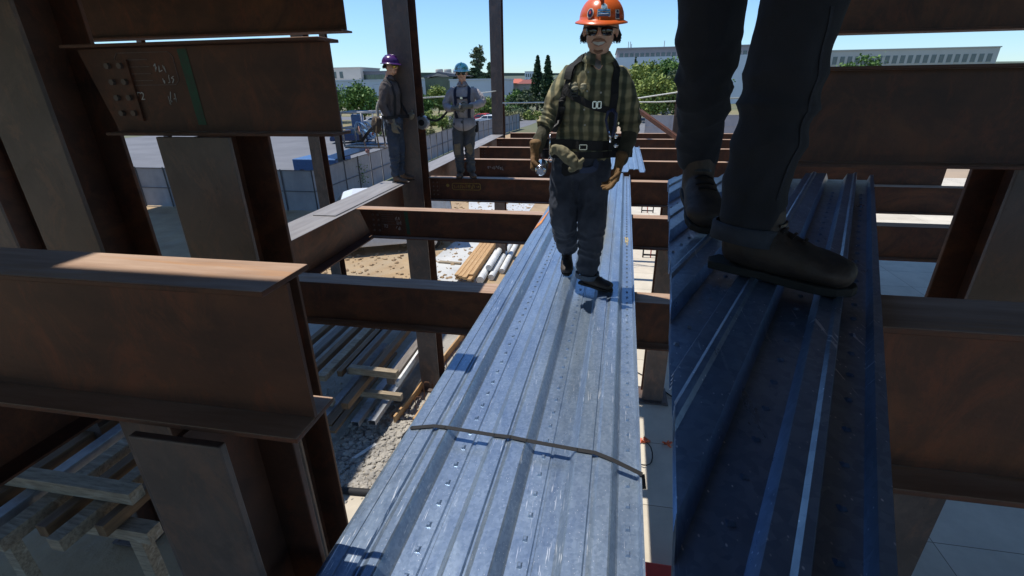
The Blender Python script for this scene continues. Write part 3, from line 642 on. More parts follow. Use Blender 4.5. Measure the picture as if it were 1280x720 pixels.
bracket(V((9.5, 12.5, G+.02)), 'black anchor frame with a red rod on the shaded slab at the right')
bracket(V((12.6, 16.5, G+.02)), 'farther black anchor frame on the shaded slab at the right edge')

# ---------------------------------------------------------------- vehicles
glass = mat('car_glass', (.02, .03, .035), rough=.08, spec=.8, bst=0)
tyrem = mat('tyre', (.015, .015, .016), rough=.9); rimm = mat('alloy_rim', (.45, .45, .47), rough=.35, metal=.8, bst=0)
lampm = mat('lamp_lens', (.7, .7, .72), rough=.15, bst=0); tailm = mat('tail_lens', (.35, .02, .02), rough=.2, bst=0)
def car(name, label, loc, rz, color, L_=4.5, W_=1.8, Hh=1.45, van=False):
    t = thing(name, label, 'car' if not van else 'van', (0, 0, 0)); pm = mat('paint_%s' % '_'.join(str(int(c*100)) for c in color), color, rough=.25, bst=0, lo=.1, hi=.9)
    h = L_/2
    prof = [(-h, .35), (-h+.05, .75), (-h+.15, .95*Hh/1.45), (-h+.5, 1.0*Hh/1.45), (-h+1.0, Hh-.02), (-.2, Hh), (.55, Hh-.08), (1.15, .98), (h-.35, .86), (h-.05, .66), (h, .35), (h-.1, .25), (-h+.1, .25)]
    if van: prof = [(-h, .35), (-h, 1.1), (-h+.08, Hh-.05), (-h+.4, Hh), (.9, Hh), (1.25, Hh-.1), (h-.65, 1.15), (h-.1, .95), (h, .5), (h-.05, .3), (-h+.05, .3)]
    mb = MB(); n = len(prof)
    for s_, wf in ((-1, 1), (1, 1)):
        for x, z in prof: mb.v.append(V((x, s_*(W_/2)*(1-.22*max(0, (z-.95)/(Hh-.95)) if z > .95 else 1), z)))
    mb.f = [tuple(range(n-1, -1, -1)), tuple(range(n, 2*n))]+[(i, (i+1) % n, n+(i+1) % n, n+i) for i in range(n)]; mb.mi = [0]*len(mb.f)
    mb.build('body', pm, t, bevel=.06)
    def side(x0, x1, z0, z1, x2=None, x3=None):
        for s_ in (-1, 1):
            k = MB(); yy = lambda z: s_*((W_/2)*(1-.22*max(0, (z-.95)/(Hh-.95)))+.008)
            k.add([(x0, yy(z0), z0), (x1, yy(z0), z0), (x3 if x3 is not None else x1, yy(z1), z1), (x2 if x2 is not None else x0, yy(z1), z1)], [(0, 1, 2, 3)]); k.build('side_window', glass, t)
    if van: side(.95, h-.75, 1.12, Hh-.2, .95, 1.25)
    else: side(-h+.75, -.2, .98, Hh-.1, -h+1.15, -.2); side(-.12, 1.0, .98, Hh-.12, -.12, .52)
    k = MB(); a = (1.2, .99) if not van else (h-.62, 1.17); b_ = (.6, Hh-.09) if not van else (1.28, Hh-.12); wy = W_/2-.14
    k.add([(a[0]+.02, -wy, a[1]), (a[0]+.02, wy, a[1]), (b_[0]+.02, wy-.12, b_[1]), (b_[0]+.02, -wy+.12, b_[1])], [(0, 1, 2, 3)]); k.build('windscreen', glass, t)
    k = MB(); k.add([(-h+.52-.02, -wy, 1.02*Hh/1.45), (-h+.52-.02, wy, 1.02*Hh/1.45), (-h+.96-.02, wy-.12, Hh-.06), (-h+.96-.02, -wy+.12, Hh-.06)] if not van else [(-h-.008, -wy, 1.15), (-h-.008, wy, 1.15), (-h+.06, wy, Hh-.2), (-h+.06, -wy, Hh-.2)], [(0, 1, 2, 3)]); k.build('rear_window', glass, t)
    for sx in (-h+.85, h-.85):
        for sy in (-1, 1):
            k = MB(); k.tube([(sx, sy*(W_/2-.2), .32), (sx, sy*(W_/2+.01), .32)], .32, 18); wh = k.build('wheel', tyrem, t)
            k = MB(); k.tube([(sx, sy*(W_/2), .32), (sx, sy*(W_/2+.02), .32)], .20, 14); k.build('rim', rimm, wh)
    for sy in (-1, 1):
        k = MB(); k.box((h-.10, sy*.55-.18, .60), (h-.02, sy*.55+.18, .72)); k.build('headlight', lampm, t)
        k = MB(); k.box((-h-.01, sy*.68-.14, .72), (-h+.08, sy*.68+.14, .92)); k.build('tail_light', tailm, t)
    t.location = V(loc); t.rotation_euler = (0, 0, rz); return t
Gr = G+.022
car('parked_car', 'white car on the road between the teal helmet worker and the far column', at_z(611, 156, Gr), R(170), (.78, .78, .76))
car('parked_car', 'small red car beside the white one on the road', at_z(603, 155, Gr)+V((-.6, 2.5, 0)), R(165), (.55, .04, .03), 3.9)
car('parked_car', 'dark blue car parked at the left, below the lift basket rail', at_z(441, 178, Gr), R(200), (.02, .04, .10))
car('parked_car', 'white car parked in the lot behind the right shoulder of the smiling worker', at_z(806, 142, Gr)+V((0, 0, 0)), R(185), (.75, .75, .74))
car('parked_car', 'silver grey car behind the site fence at the right', at_z(824, 145, Gr)+V((0, 2, 0)), R(178), (.4, .42, .44))
car('parked_car', 'black car further right in the far parking lot', at_z(845, 143, Gr)+V((4, 0, 0)), R(180), (.03, .03, .03))
car('parked_van', 'white van parked in the dirt yard left of the near column', at_z(488, 316, Gr)+V((-.6, .8, 0)), R(205), (.72, .73, .74), 5.2, 2.0, 2.1, True)
car('parked_car', 'light grey car in the lot left of the near column', at_z(470, 158, Gr), R(190), (.5, .5, .5))
car('parked_car', 'maroon car in the lot between the two workers', at_z(541, 157, Gr), R(190), (.2, .03, .04))

# ---------------------------------------------------------------- fences, rails, ropes
def fence(label, pts, h, fabric, post_every=2.6, name='site_fence', post_m=None):
    p0 = V(pts[0]); t = thing(name, label, 'fence', p0); post_m = post_m or galv_dull
    for a, b_ in zip(pts[:-1], pts[1:]):
        a, b_ = V(a), V(b_); n = max(1, round((b_-a).length/post_every)); nrm = (b_-a).cross(V((0, 0, 1))).normalized()
        for i in range(n+1):
            p = a.lerp(b_, i/n)
            k = MB(); k.tube([p, p+V((0, 0, h+.05))], .03, 8); k.build('post', post_m, t)
            if i < n:
                q = a.lerp(b_, (i+1)/n); k = MB(); m_ = 10
                for j in range(m_+1):
                    r_ = p.lerp(q, j/m_); s_ = .05*math.sin(math.pi*j/m_)
                    for z in (.05, h*.5, h): k.v.append(r_-nrm*(.035+s_*(.6 if z == h*.5 else .2)+.02*math.sin(j*2.3+i))+V((0, 0, z)))
                for j in range(m_):
                    for c in range(2): o_ = j*3+c; k.f.append((o_, o_+3, o_+4, o_+1)); k.mi.append(0)
                fo = k.build('fabric_panel', fabric, t, smooth=True)
        for z in (h, h*.5): k = MB(); k.tube([a+V((0, 0, z)), b_+V((0, 0, z))], .022, 6); k.build('rail', post_m, t)
    return t
fence('grey fabric covered site fence running along the road at the left', [(-40, 21, G), (-13.6, 21, G), (-13.9, 48, G), (-11.4, 68, G)], 2.0, shadecloth, 1.6, post_m=mat('dark_fence_post', (.09, .09, .095), rough=.6))
fence('distant grey site fence with posts behind the right shoulder of the smiling worker', [(4.5, 58, G), (34, 60, G)], 2.3, mat('pale_fence_fabric', (.34, .35, .36), (.28, .29, .31), 1, .9))
def barrier(label, x0, x1, y, z=G):
    t = thing('safety_netting', label, 'safety netting', (x0, y, z)); om = mat('red_orange_netting', (.50, .14, .08), (.42, .2, .14), 3, .8)
    n = round((x1-x0)/2.5)
    for i in range(n+1): k = MB(); k.tube([(x0+(x1-x0)*i/n, y, z), (x0+(x1-x0)*i/n, y, z+1.2)], .03, 6); k.build('post', wood_old, t)
    for i in range(n):
        k = MB(); a, b_ = x0+(x1-x0)*i/n, x0+(x1-x0)*(i+1)/n
        for j in range(4): k.box((a+.03, y-.01, z+.25+j*.22), (b_-.03, y+.01, z+.36+j*.22+.02*(i % 2)))
        k.build('netting_strip', om, t)
barrier('red orange safety netting on the dirt in front of the distant fence', 6, 26, 50)
barrier('short run of red orange netting behind the smiling worker at the left', -7, -3.5, 58)
def pipe_rail(label, segs, r, m, name, cat, smooth=True):
    mb = MB()
    for s_ in segs: mb.tube(s_, r, 8)
    return tag(mb.build(name, m, smooth=smooth), label, cat)
pR = at_y(613, 129, 15.5); pC = V((-3.02, 7.99, 1.12))
z_l = pR.z
mb = MB(); mb.tube([(-3.14, 15.56, z_l), (-1.0, 15.6, z_l+.01), (1.5, 15.65, z_l-.01), (4.2, 15.7, z_l+.10)], .022, 6); tag(mb.build('lifeline', ropem, smooth=True), 'white horizontal lifeline rope strung right from the far column', 'rope')
pa, pb = at_y(800, 122.5, 15.2), at_y(846, 115.5, 14.6); mb = MB(); mb.tube([(-1.0, 15.9, z_l), pa, pb, pb+(pb-pa)*1.2], .022, 6); tag(mb.build('lifeline', ropem, smooth=True), 'second white rope rising to the right, above the first one', 'rope')
mb = MB(); mb.tube([(-3.3, 8.0, 1.16), (-3.33, 11.5, 1.14), (-3.34, 15.55, 1.18)], .015, 6); tag(mb.build('lifeline', ropem, smooth=True), 'lifeline strung between the two tall columns behind the teal helmet worker', 'rope')
# diagonal brace and post at the right
a = at_y(800, 139, 14.4); b_ = at_y(846, 172, 13.2); mb = MB(); mb.bar(a, b_+(b_-a)*.25, .10, .10); mb.v; tag(mb.build('diagonal_brace', steel), 'dark diagonal brace behind the elbow of the smiling worker', 'brace')
pd = at_y(841, 172, 14.35); column('thin dark post at the right where the diagonal brace comes down', pd.x, pd.x+.16, 14.45, .16, ZB+.001, ZB+1.9, name='steel_post')
# self retracting lifeline hanging at the near column
p = at_y(528.5, 153, 7.95); t = thing('lanyard_reel', 'round grey lanyard reel strapped to the near column', 'lanyard reel', p)
k = MB(); k.tube([p+V((0, -.06, 0)), p+V((0, .06, 0))], .11, 20); k.build('housing', galv_dull, t, bevel=.015)
k = MB(); k.tube([p+V((0, -.075, 0)), p+V((0, -.06, 0))], .05, 14); k.build('hub', black, t)
k = MB(); k.bar(p+V((-.03, 0, .05)), V((-2.9, 7.8, p.z+.15)), .04, .008); k.build('strap', black, t)
hook = at_y(561, 137, 8.2); mb = MB(); q0 = p+V((.08, -.02, .08)); n_ = 8
for i in range(n_):
    a = q0.lerp(hook, i/n_); b_ = q0.lerp(hook, (i+1)/n_); f_ = lambda u: V((0, 0, -.12*math.sin(math.pi*u)*(1-u*.3)))
    mb.bar(a+f_(i/n_), b_+f_((i+1)/n_), .006, .035)
tag(mb.build('lanyard', black), 'dark lanyard from the reel up to the back of the teal helmet worker', 'lanyard')
# lift basket beyond the girder
def basket():
    Yb = 24.0; a = at_y(425, 141, Yb); b_ = at_y(477, 141, Yb); lo = at_y(450, 183, Yb).z
    t = thing('lift_basket', 'grey pipe lift basket with pale blue hoses behind the purple helmet worker', 'lift basket', ((a.x+b_.x)/2, Yb, lo))
    x0, x1, y0, y1, z1 = a.x, b_.x, Yb, Yb+1.3, a.z
    for z, nm in ((z1, 'top_rail'), (z1-.75, 'mid_rail'), (lo, 'toe_rail')):
        k = MB(); k.tube([(x0, y0, z), (x1, y0, z), (x1, y1, z), (x0, y1, z), (x0, y0, z)], .05, 8); k.build(nm, galv_dull, t, smooth=True)
    for x in (x0, (x0+x1)/2, x1):
        for y in (y0, y1): k = MB(); k.tube([(x, y, lo), (x, y, z1)], .045, 8); k.build('upright', galv_dull, t, smooth=True)
    k = MB(); k.box((x0, y0, lo-.1), (x1, y1, lo-.05)); k.build('floor', colsteel, t, bevel=.01)
    k = MB(); k.box((x0+.5, y0+.1, z1-.7), (x0+1.0, y0+.5, z1-.1)); k.build('control_box', bluep, t, bevel=.03)
    k = MB(); q = random.Random(2); hm_ = mat('pale_blue_hose', (.22, .36, .55), rough=.5)
    for i in range(7):
        c = V((x0+1.05+.1*i, y0-.12, z1-.85)); k = MB(); k.tube([c+V((.30*math.cos(a_+i)+q.uniform(-.06, .06), .03*i, .42*math.sin(a_*.9+i*.4))) for a_ in [j*.5 for j in range(8)]], .035, 6); k.build('hose', hm_, t, smooth=True)
    k = MB(); k.bar((x0+.8, y1, lo-.1), (x0-4, Yb+5, G+1.4), .3, .35); k.build('boom', bluep, t, bevel=.02)
    k = MB(); k.box((x0-6, Yb+4, G+.45), (x0-3, Yb+6, G+1.5)); k.build('chassis', bluep, t, bevel=.05)
    for x in (x0-5.4, x0-3.6):
        for y in (Yb+3.95, Yb+5.7): k = MB(); k.tube([(x, y, G+.45), (x, y+.3, G+.45)], .42, 18); k.build('wheel', tyrem, t)
basket()

# ---------------------------------------------------------------- trees and shrubs
def leafmat(name, a, b_):
    m, nt, bs = nodes_of(name); oi = nt.nodes.new('ShaderNodeTexCoord'); n1 = noise_n(nt, oi.outputs['Object'], 1.1, 4)
    nt.links.new(ramp(nt, n1, [(.3, b_), (.7, a)]), bs.inputs['Base Color']); bs.inputs['Roughness'].default_value = .6
    bs.inputs['Specular IOR Level'].default_value = .25; return m
lf_green = leafmat('leaf_green', (.13, .22, .045), (.06, .12, .028)); lf_yel = leafmat('leaf_yellow_green', (.27, .31, .07), (.14, .19, .042))
lf_dark = leafmat('leaf_dark', (.045, .08, .032), (.022, .045, .02)); lf_dry = leafmat('leaf_dry', (.30, .28, .12), (.16, .17, .075)); lf_olive = leafmat('leaf_olive', (.12, .15, .07), (.065, .09, .045))
bark = mat('bark', (.12, .085, .06), (.06, .045, .035), 6, .95)
def leaf(vs, fs, p, s, q):
    a = V((q.gauss(0, 1), q.gauss(0, 1), q.gauss(0, 1))).normalized(); b_ = a.cross(V((q.gauss(0, 1), q.gauss(0, 1), q.gauss(0, 1)))).normalized(); o = len(vs)
    vs += [p-a*s, p+b_*s*.55, p+a*s, p-b_*s*.55]; fs.append((o, o+1, o+2, o+3))
def tree(label, base, H_, W_, lm, seed, n=42, per=46, ls=.20, kind='round', trunk=.35, name='tree', cat='tree', gap=.0, group=None):
    q = random.Random(seed); base = V(base); t = thing(name, label, cat, base, group); vs, fs = [], []
    cz0 = H_*trunk; limbs = []
    for i in range(n):
        if kind == 'round':
            while True:
                d = V((q.uniform(-1, 1), q.uniform(-1, 1), q.uniform(-1, 1)))
                if .25 < d.length < 1: break
            d *= 1+.12*noise.noise(d*2+V((seed, 0, 0)))
            c = base+V((d.x*W_/2*.86, d.y*W_/2*.86, cz0+(H_-cz0)*(.5+.44*d.z))); rr_ = W_*q.uniform(.10, .19)
        elif kind == 'cone':
            f_ = q.random()**.75; an = q.uniform(0, 6.28); rad = W_/2*(1-f_)**.85*(q.uniform(.55, 1.0)); c = base+V((rad*math.cos(an), rad*math.sin(an), cz0+(H_-cz0)*f_*.97)); rr_ = W_*.13*(1.15-f_)+.08
        else:   # tall and open
            f_ = q.random(); an = q.uniform(0, 6.28); rad = W_/2*q.uniform(.1, 1)*(.35+.65*abs(math.sin(f_*7+seed))); c = base+V((rad*math.cos(an), rad*math.sin(an), cz0+(H_-cz0)*f_)); rr_ = W_*q.uniform(.07, .15)
        if i % 5 == 0: limbs.append(c)
        for _ in range(per):
            o_ = V((q.gauss(0, .55), q.gauss(0, .55), q.gauss(0, .42)))*rr_
            if kind == 'cone': o_.z -= o_.xy.length*.35
            leaf(vs, fs, c+o_, ls*q.uniform(.6, 1.3), q)
    mb = MB(); mb.v = vs; mb.f = fs; mb.mi = [0]*len(fs)
    me = bpy.data.meshes.new('crown'); me.from_pydata([v_-base for v_ in vs], [], fs); me.materials.append(lm); o = bpy.data.objects.new('crown', me); COL.objects.link(o); o.parent = t
    if kind != 'shrub' and trunk > 0.01:
        k = MB(); tr = max(.08, H_*.022); tp = base+V((q.uniform(-.3, .3), q.uniform(-.3, .3), H_*(.93 if kind == 'cone' else .72)))
        k.tube([base, base.lerp(tp, .4)+V((.1, .05, 0)), tp], [tr*1.3, tr*.9, tr*.25], 8); k.build('trunk', bark, t)
        for c in limbs[:9]:
            k = MB(); s_ = base.lerp(tp, q.uniform(.38, .8)); k.tube([s_, s_.lerp(c, .5)+V((0, 0, .15)), c], [tr*.45, tr*.3, tr*.1], 6); k.build('limb', bark, t)
    return t
def tree_px(label, x, yt, wpx, Y, lm, seed, **k):
    top = at_y(x, yt, Y); a, b_ = at_y(x-wpx/2, yt, Y), at_y(x+wpx/2, yt, Y); return tree(label, (top.x, Y, G), top.z-G, b_.x-a.x, lm, seed, **k)
def bush(label, x, y, w_, h_, Y, lm, seed):
    c = at_y(x, y, Y); q = random.Random(seed); b0 = V((c.x, Y, G)); t = b0; vs, fs = [], []
    s_ = w_*Y/640
    hh = max(c.z-G, .5)
    for i in range(int(16+w_*.8)):
        p = b0+V((q.uniform(-.5, .5)*s_, q.uniform(-.5, .5)*s_*.6, hh*q.uniform(.1, .85)*(1-.3*abs(q.uniform(-1, 1)))))
        for _ in range(40): leaf(vs, fs, p+V((q.gauss(0, .2), q.gauss(0, .2), q.gauss(0, .16)))*max(.6, hh*.55), .12*Y/60, q)
    me = bpy.data.meshes.new('shrub'); me.from_pydata([v_-b0 for v_ in vs], [], fs); me.materials.append(lm); o = bpy.data.objects.new('shrub', me); COL.objects.link(o); o.location = b0
    return tag(o, label, 'shrub', 'shrubs beyond the road')
tree_px('dense round green tree at the left behind the purple helmet worker', 450, 104, 44, 78, lf_green, 1, n=60, per=60, ls=.26, trunk=.2)
tree_px('green tree left of the lift basket, beyond the fence', 405, 100, 60, 80, lf_green, 2, n=60, per=60, ls=.26, trunk=.2)
tree_px('yellow green tree between the near column and the teal helmet worker', 546, 109, 32, 92, lf_yel, 3, n=55, per=60, ls=.26, trunk=.2)
tree_px('wide yellow green tree in front of the glass building', 566, 114, 30, 98, lf_yel, 13, n=50, per=55, ls=.26, trunk=.2)
tree_px('small sparse yellow green tree left of the teal helmet worker', 537, 138, 18, 58, lf_yel, 4, n=30, per=30, ls=.16, trunk=.35)
tree_px('second young tree just left of the teal helmet worker', 552, 142, 16, 55, lf_yel, 5, n=26, per=30, ls=.16, trunk=.4)
tree_px('olive tree behind the left shoulder of the teal helmet worker', 528, 118, 26, 88, lf_green, 41, n=50, per=50, ls=.24, trunk=.15)
tree_px('bright yellow green tree behind the clasped hands worker, at his left hip', 604, 118, 24, 90, lf_yel, 42, n=46, per=50, ls=.24, trunk=.15)
tree_px('low green tree filling the gap between far column and conifers', 645, 112, 28, 108, lf_green, 43, n=50, per=50, ls=.28, trunk=.1)
tree_px('green tree hidden behind the smiling worker', 710, 92, 40, 110, lf_green, 44, n=60, per=50, ls=.3, trunk=.15)
tree_px('young tree in the planting bed near the column', 516, 140, 16, 60, lf_olive, 25, n=26, per=30, ls=.16, trunk=.4)
tree_px('tall open eucalyptus on the skyline above the teal helmet worker', 597, 61, 19, 150, lf_olive, 6, n=58, per=46, ls=.42, kind='open', trunk=.30)
tree_px('dark bushy tree under the eucalyptus on the skyline', 592, 84, 26, 148, lf_dark, 7, n=60, per=50, ls=.45, trunk=.2)
tree_px('dark tree peeking out left of the far column', 611, 77, 12, 152, lf_olive, 8, n=40, per=40, ls=.42, trunk=.3)
tree_px('left one of the two dark pointed conifers', 672, 68, 22, 118, lf_dark, 9, n=150, per=40, ls=.30, kind='cone', trunk=.06)
tree_px('right one of the two dark pointed conifers, beside the shoulder', 685, 68, 24, 116, lf_dark, 10, n=150, per=40, ls=.30, kind='cone', trunk=.06)
tree_px('bushy dark tree left of the conifers', 657, 111, 20, 100, lf_olive, 11, n=50, per=40, ls=.3, trunk=.15)
tree_px('big green tree mass right of the smiling worker, left crown', 806, 76, 50, 86, lf_yel, 12, n=90, per=60, ls=.26, trunk=.25)
tree_px('big green tree at the right edge, under the office building', 836, 70, 56, 90, lf_green, 14, n=95, per=60, ls=.26, trunk=.25)
tree_px('green tree at the shoulder of the smiling worker, left end of the tree mass', 789, 84, 40, 88, lf_green, 31, n=70, per=60, ls=.26, trunk=.12)
tree_px('lower bushy tree in the middle of the right tree mass', 822, 90, 56, 80, lf_yel, 32, n=90, per=60, ls=.24, trunk=.1)
tree_px('lower bushy tree at the right edge below the office building', 858, 86, 60, 82, lf_olive, 33, n=90, per=60, ls=.24, trunk=.1)
tree_px('green tree beyond the right edge behind the beams', 884, 74, 60, 90, lf_green, 15, n=80, per=55, ls=.26, trunk=.25)
tree_px('green tree far right on the skyline', 1080, 70, 70, 92, lf_green, 16, n=70, per=55, ls=.28, trunk=.25)
tree_px('small conifer in front of the office building', 795, 70, 8, 128, lf_dark, 17, n=60, per=30, ls=.25, kind='cone', trunk=.05)
tree_px('green tree at the far left edge', 250, 95, 70, 84, lf_green, 18, n=60, per=55, ls=.28, trunk=.25)
for i, (x, y, w_, Y, lm, lb) in enumerate([
    (512, 122, 26, 84, lf_green, 'green shrub right of the near column'), (500, 150, 22, 60, lf_dry, 'dry yellow shrub behind the near column'), (530, 158, 24, 56, lf_dry, 'dry shrub in the bed right of the near column'),
    (565, 150, 22, 60, lf_olive, 'olive shrub at the left elbow of the teal helmet worker'), (608, 134, 24, 92, lf_dry, 'dry round shrub left of the far column'), (598, 140, 22, 86, lf_olive, 'low olive shrub by the white car'),
    (635, 128, 30, 96, lf_green, 'green shrub right of the far column'), (650, 132, 30, 90, lf_olive, 'olive shrub below the red roof'), (666, 137, 22, 86, lf_yel, 'yellow green shrub near the raised forearm'),
    (640, 136, 24, 84, lf_dry, 'dry shrub over the fence end right of the far column'), (446, 158, 26, 52, lf_dry, 'dry shrub behind the lift basket hose'), (472, 150, 22, 58, lf_yel, 'yellow green shrub behind the tool pouch'),
    (600, 124, 30, 100, lf_green, 'long green shrub behind the teal helmet worker'), (575, 140, 26, 72, lf_olive, 'olive shrub hidden behind the teal helmet worker'), (442, 196, 12, 26, lf_green, 'small bright weed at the left by the fence'), (645, 118, 20, 104, lf_dark, 'dark shrub against the wall under the red roof')]):
    bush(lb, x, y, w_, 1, Y, lm, 50+i)

# ---------------------------------------------------------------- buildings
bglass = mat('building_glass', (.06, .09, .10), (.04, .06, .07), 1, .12, .0, 0, spec=.8); gglass = mat('green_glass', (.05, .085, .06), (.035, .06, .045), .5, .15, 0, 0, spec=.7)
def wallm(n, c): return mat(n, c, tuple(v*.93 for v in c), .3, .9, 0, .1, 5, .01)
wl_grey = wallm('pale_grey_wall', (.56, .57, .58)); wl_cream = wallm('cream_wall', (.56, .50, .42)); wl_beige = wallm('beige_wall', (.40, .34, .28)); wl_mauve = wallm('mauve_grey_wall', (.33, .29, .29)); wl_white = wallm('off_white_wall', (.66, .66, .66))
roof_grey = mat('slate_roof', (.13, .135, .15), (.10, .105, .12), 2, .8); roof_red = mat('red_tile_roof', (.50, .13, .07), (.40, .10, .055), 2, .85, 0, .3, 12, .03, (1, 6, 1))
def building(label, x0, x1, yt, Y, dep, m, rows=(), name='building', parapet=.3, zb=None, win=bglass, top=None):
    a, b_ = at_y(x0, yt, Y), at_y(x1, yt, Y); zt = (a.z+b_.z)/2 if top is None else top; zb = G if zb is None else zb
    t = thing(name, label, 'building', ((a.x+b_.x)/2, Y+dep/2, zb))
    k = MB(); k.box((a.x, Y, zb), (b_.x, Y+dep, zt)); k.build('wall', m, t)
    k = MB(); k.box((a.x-.2, Y-.2, zt+.003), (b_.x+.2, Y+dep+.2, zt+parapet)); k.build('roof', m if parapet < .6 else roof_grey, t)
    for (f0, f1, n, z0, z1, gap) in rows:
        for i in range(n):
            xa = a.x+(b_.x-a.x)*(f0+(f1-f0)*(i+gap/2)/n); xb = a.x+(b_.x-a.x)*(f0+(f1-f0)*(i+1-gap/2)/n)
            k = MB(); k.box((xa, Y-.06, zt-z1), (xb, Y+.05, zt-z0)); w_ = k.build('window', win, t)
            if n < 30: k = MB(); k.box((xa-.08, Y-.14, zt-z1-.14), (xb+.08, Y-.005, zt-z1-.002)); k.build('sill', m, w_)
    return t, a.x, b_.x, zt
building('long pale grey building behind the purple helmet worker', 380, 533, 101, 150, 25, wl_grey, rows=((.40, .50, 3, 2.2, 5.2, .5), (.60, .72, 2, 2.4, 4.6, .5), (.80, .98, 2, 2.0, 6.0, .3), (.02, .3, 6, 2.4, 4.6, .5)))
building('cream box rising above the pale building at the left edge', 400, 450, 85.5, 160, 15, wl_cream, rows=((.1, .6, 3, 1, 3, .5),))
building('low glazed top storey with a flat roof at the left', 450, 482, 90, 162, 12, roof_grey, rows=((.03, .97, 5, .8, 3.0, .08),), win=gglass)
t, xa, xb, zt = building('green glass building with a grey gabled roof and three roof vents', 531, 566, 98, 140, 22, gglass, rows=((.04, .96, 6, .6, 5.6, .12),), win=gglass)
ap = at_y(547, 89.5, 139); k = MB(); k.add([(xa-1.2, 139.5, zt+.32), (ap.x, 139.5, ap.z), (xb+4.5, 139.5, zt+.5), (xa-1.2, 162, zt+.32), (ap.x, 162, ap.z), (xb+4.5, 162, zt+.5)], [(0, 2, 1), (3, 4, 5), (0, 1, 4, 3), (1, 2, 5, 4), (0, 3, 5, 2)]); k.build('gable_roof', roof_grey, t)
k = MB(); k.add([(ap.x-3.2, 139.2, zt+.4), (ap.x+3.0, 139.2, zt+.4), (ap.x+2.2, 139.2, ap.z-1.0), (ap.x-.3, 139.2, ap.z-.5), (ap.x-3.0, 139.2, ap.z-1.6), (ap.x-3.2, 139.48, zt+.4), (ap.x+3.0, 139.48, zt+.4), (ap.x+2.2, 139.48, ap.z-1.0), (ap.x-.3, 139.48, ap.z-.5), (ap.x-3.0, 139.48, ap.z-1.6)], [(0, 1, 2, 3, 4), (9, 8, 7, 6, 5), (0, 5, 6, 1), (1, 6, 7, 2), (2, 7, 8, 3), (3, 8, 9, 4), (4, 9, 5, 0)]); k.build('gable_wall', wl_beige, t)
for x in (549, 559.5, 570.5):
    c = at_y(x, 86.5, 150); k = MB(); k.tube([(c.x, 150, zt), (c.x, 150, c.z-.3), (c.x, 150, c.z)], [1.15, 1.15, 1.05], 16); k.build('roof_vent', wl_cream, t)
building('plain pale building behind the teal helmet worker', 562, 625, 100, 135, 20, wl_grey, rows=((.05, .5, 5, 1.6, 3.2, .4),))
t, xa, xb, zt = building('building with the long red tile roof right of the far column', 600, 652, 105.5, 165, 18, wl_beige, rows=((.52, .95, 5, 1.4, 2.8, .5), (.52, .95, 5, 4.2, 5.4, .5)))
zr = at_y(640, 98.5, 172).z; k = MB(); k.add([(xa-.8, 164, zt+.31), (xb+.8, 164, zt+.31), (xb-1.5, 173, zr), (xa+1.5, 173, zr), (xa-.8, 184, zt+.31), (xb+.8, 184, zt+.31)], [(0, 1, 2, 3), (4, 3, 2, 5), (0, 3, 4), (1, 5, 2), (0, 4, 5, 1)]); k.build('tile_roof', roof_red, t)
t, xa, xb, zt = building('lower wing with a dark red roof beside the conifers', 648, 668, 106, 158, 14, wl_beige, rows=((.1, .6, 2, 1.5, 2.8, .5),))
zr = at_y(655, 99.5, 163).z; k = MB(); k.add([(xa-.5, 157.4, zt+.31), (xb+.8, 157.4, zt+.31), (xb-1, 164, zr), (xa+1, 164, zr), (xa-.5, 173, zt+.31), (xb+.8, 173, zt+.31)], [(0, 1, 2, 3), (4, 3, 2, 5), (0, 3, 4), (1, 5, 2), (0, 4, 5, 1)]); k.build('tile_roof', mat('dark_red_tile', (.24, .07, .05), rough=.85), t)
building('distant white tower block left of the conifers', 656, 668, 89.5, 420, 20, wl_white, rows=((.05, .95, 4, 1.5, 4, .35), (.05, .95, 4, 6, 9, .35)), name='tower_block')
t, xa, xb, zt = building('long mauve grey office building with a row of square windows at the right', 772, 1010, 58.5, 150, 30, wl_mauve, rows=((.01, .99, 34, 1.1, 4.2, .28),), name='office_building', zb=G+12.2)
k = MB(); k.box((xa-.3, 149.3, zt-5.6), (xb+.3, 149.99, zt-4.4)); k.build('cream_band', wl_cream, t)
k = MB(); k.box((xa, 149.8, zt-8.6), (xb, 149.99, zt-5.62)); k.build('glass_band', bglass, t)
k = MB(); k.box((xa-.4, 149.2, G), (xb+.4, 180, G+12.15)); k.build('base_wall', wl_white, t)
for x in (786, 788.5, 790, 831): c = at_y(x, 50, 156); k = MB(); k.tube([(c.x, 156, zt), (c.x, 156, zt+(2.2 if x != 790 else 1.6))], .10, 6); k.build('roof_mast', galv_dull, t)
building('wide pale campus building beyond the trees at the far right', 1010, 1250, 62, 170, 30, wl_cream, rows=((.02, .98, 24, 1.5, 3.6, .4),))
building('low cream building at the far left behind the trees', 120, 330, 92, 160, 25, wl_cream, rows=((.02, .98, 16, 1.5, 3.6, .4),))
def lamp_post(label, p, h):
    t = thing('street_lamp', label, 'street lamp', p, 'lamp posts by the road'); p = V(p)
    k = MB(); k.tube([p, p+V((0, 0, h))], [.09, .06], 8); k.build('pole', galv_dull, t); k = MB(); k.bar(p+V((0, 0, h)), p+V((1.2, 0, h+.1)), .07, .07); k.build('arm', galv_dull, t)
    k = MB(); k.box(p+V((.8, -.15, h+.02)), p+V((1.6, .15, h+.14))); k.build('lamp_head', galv_dull, t)
for (x, yt, Y), lb in (((466, 106, 110), 'lamp post against the pale building behind the purple helmet worker'), ((519, 112, 90), 'lamp post just right of the near column'), ((803, 110, 95), 'lamp post among the trees at the right')):
    c = at_y(x, yt, Y); lamp_post(lb, (c.x, Y, G), c.z-G)
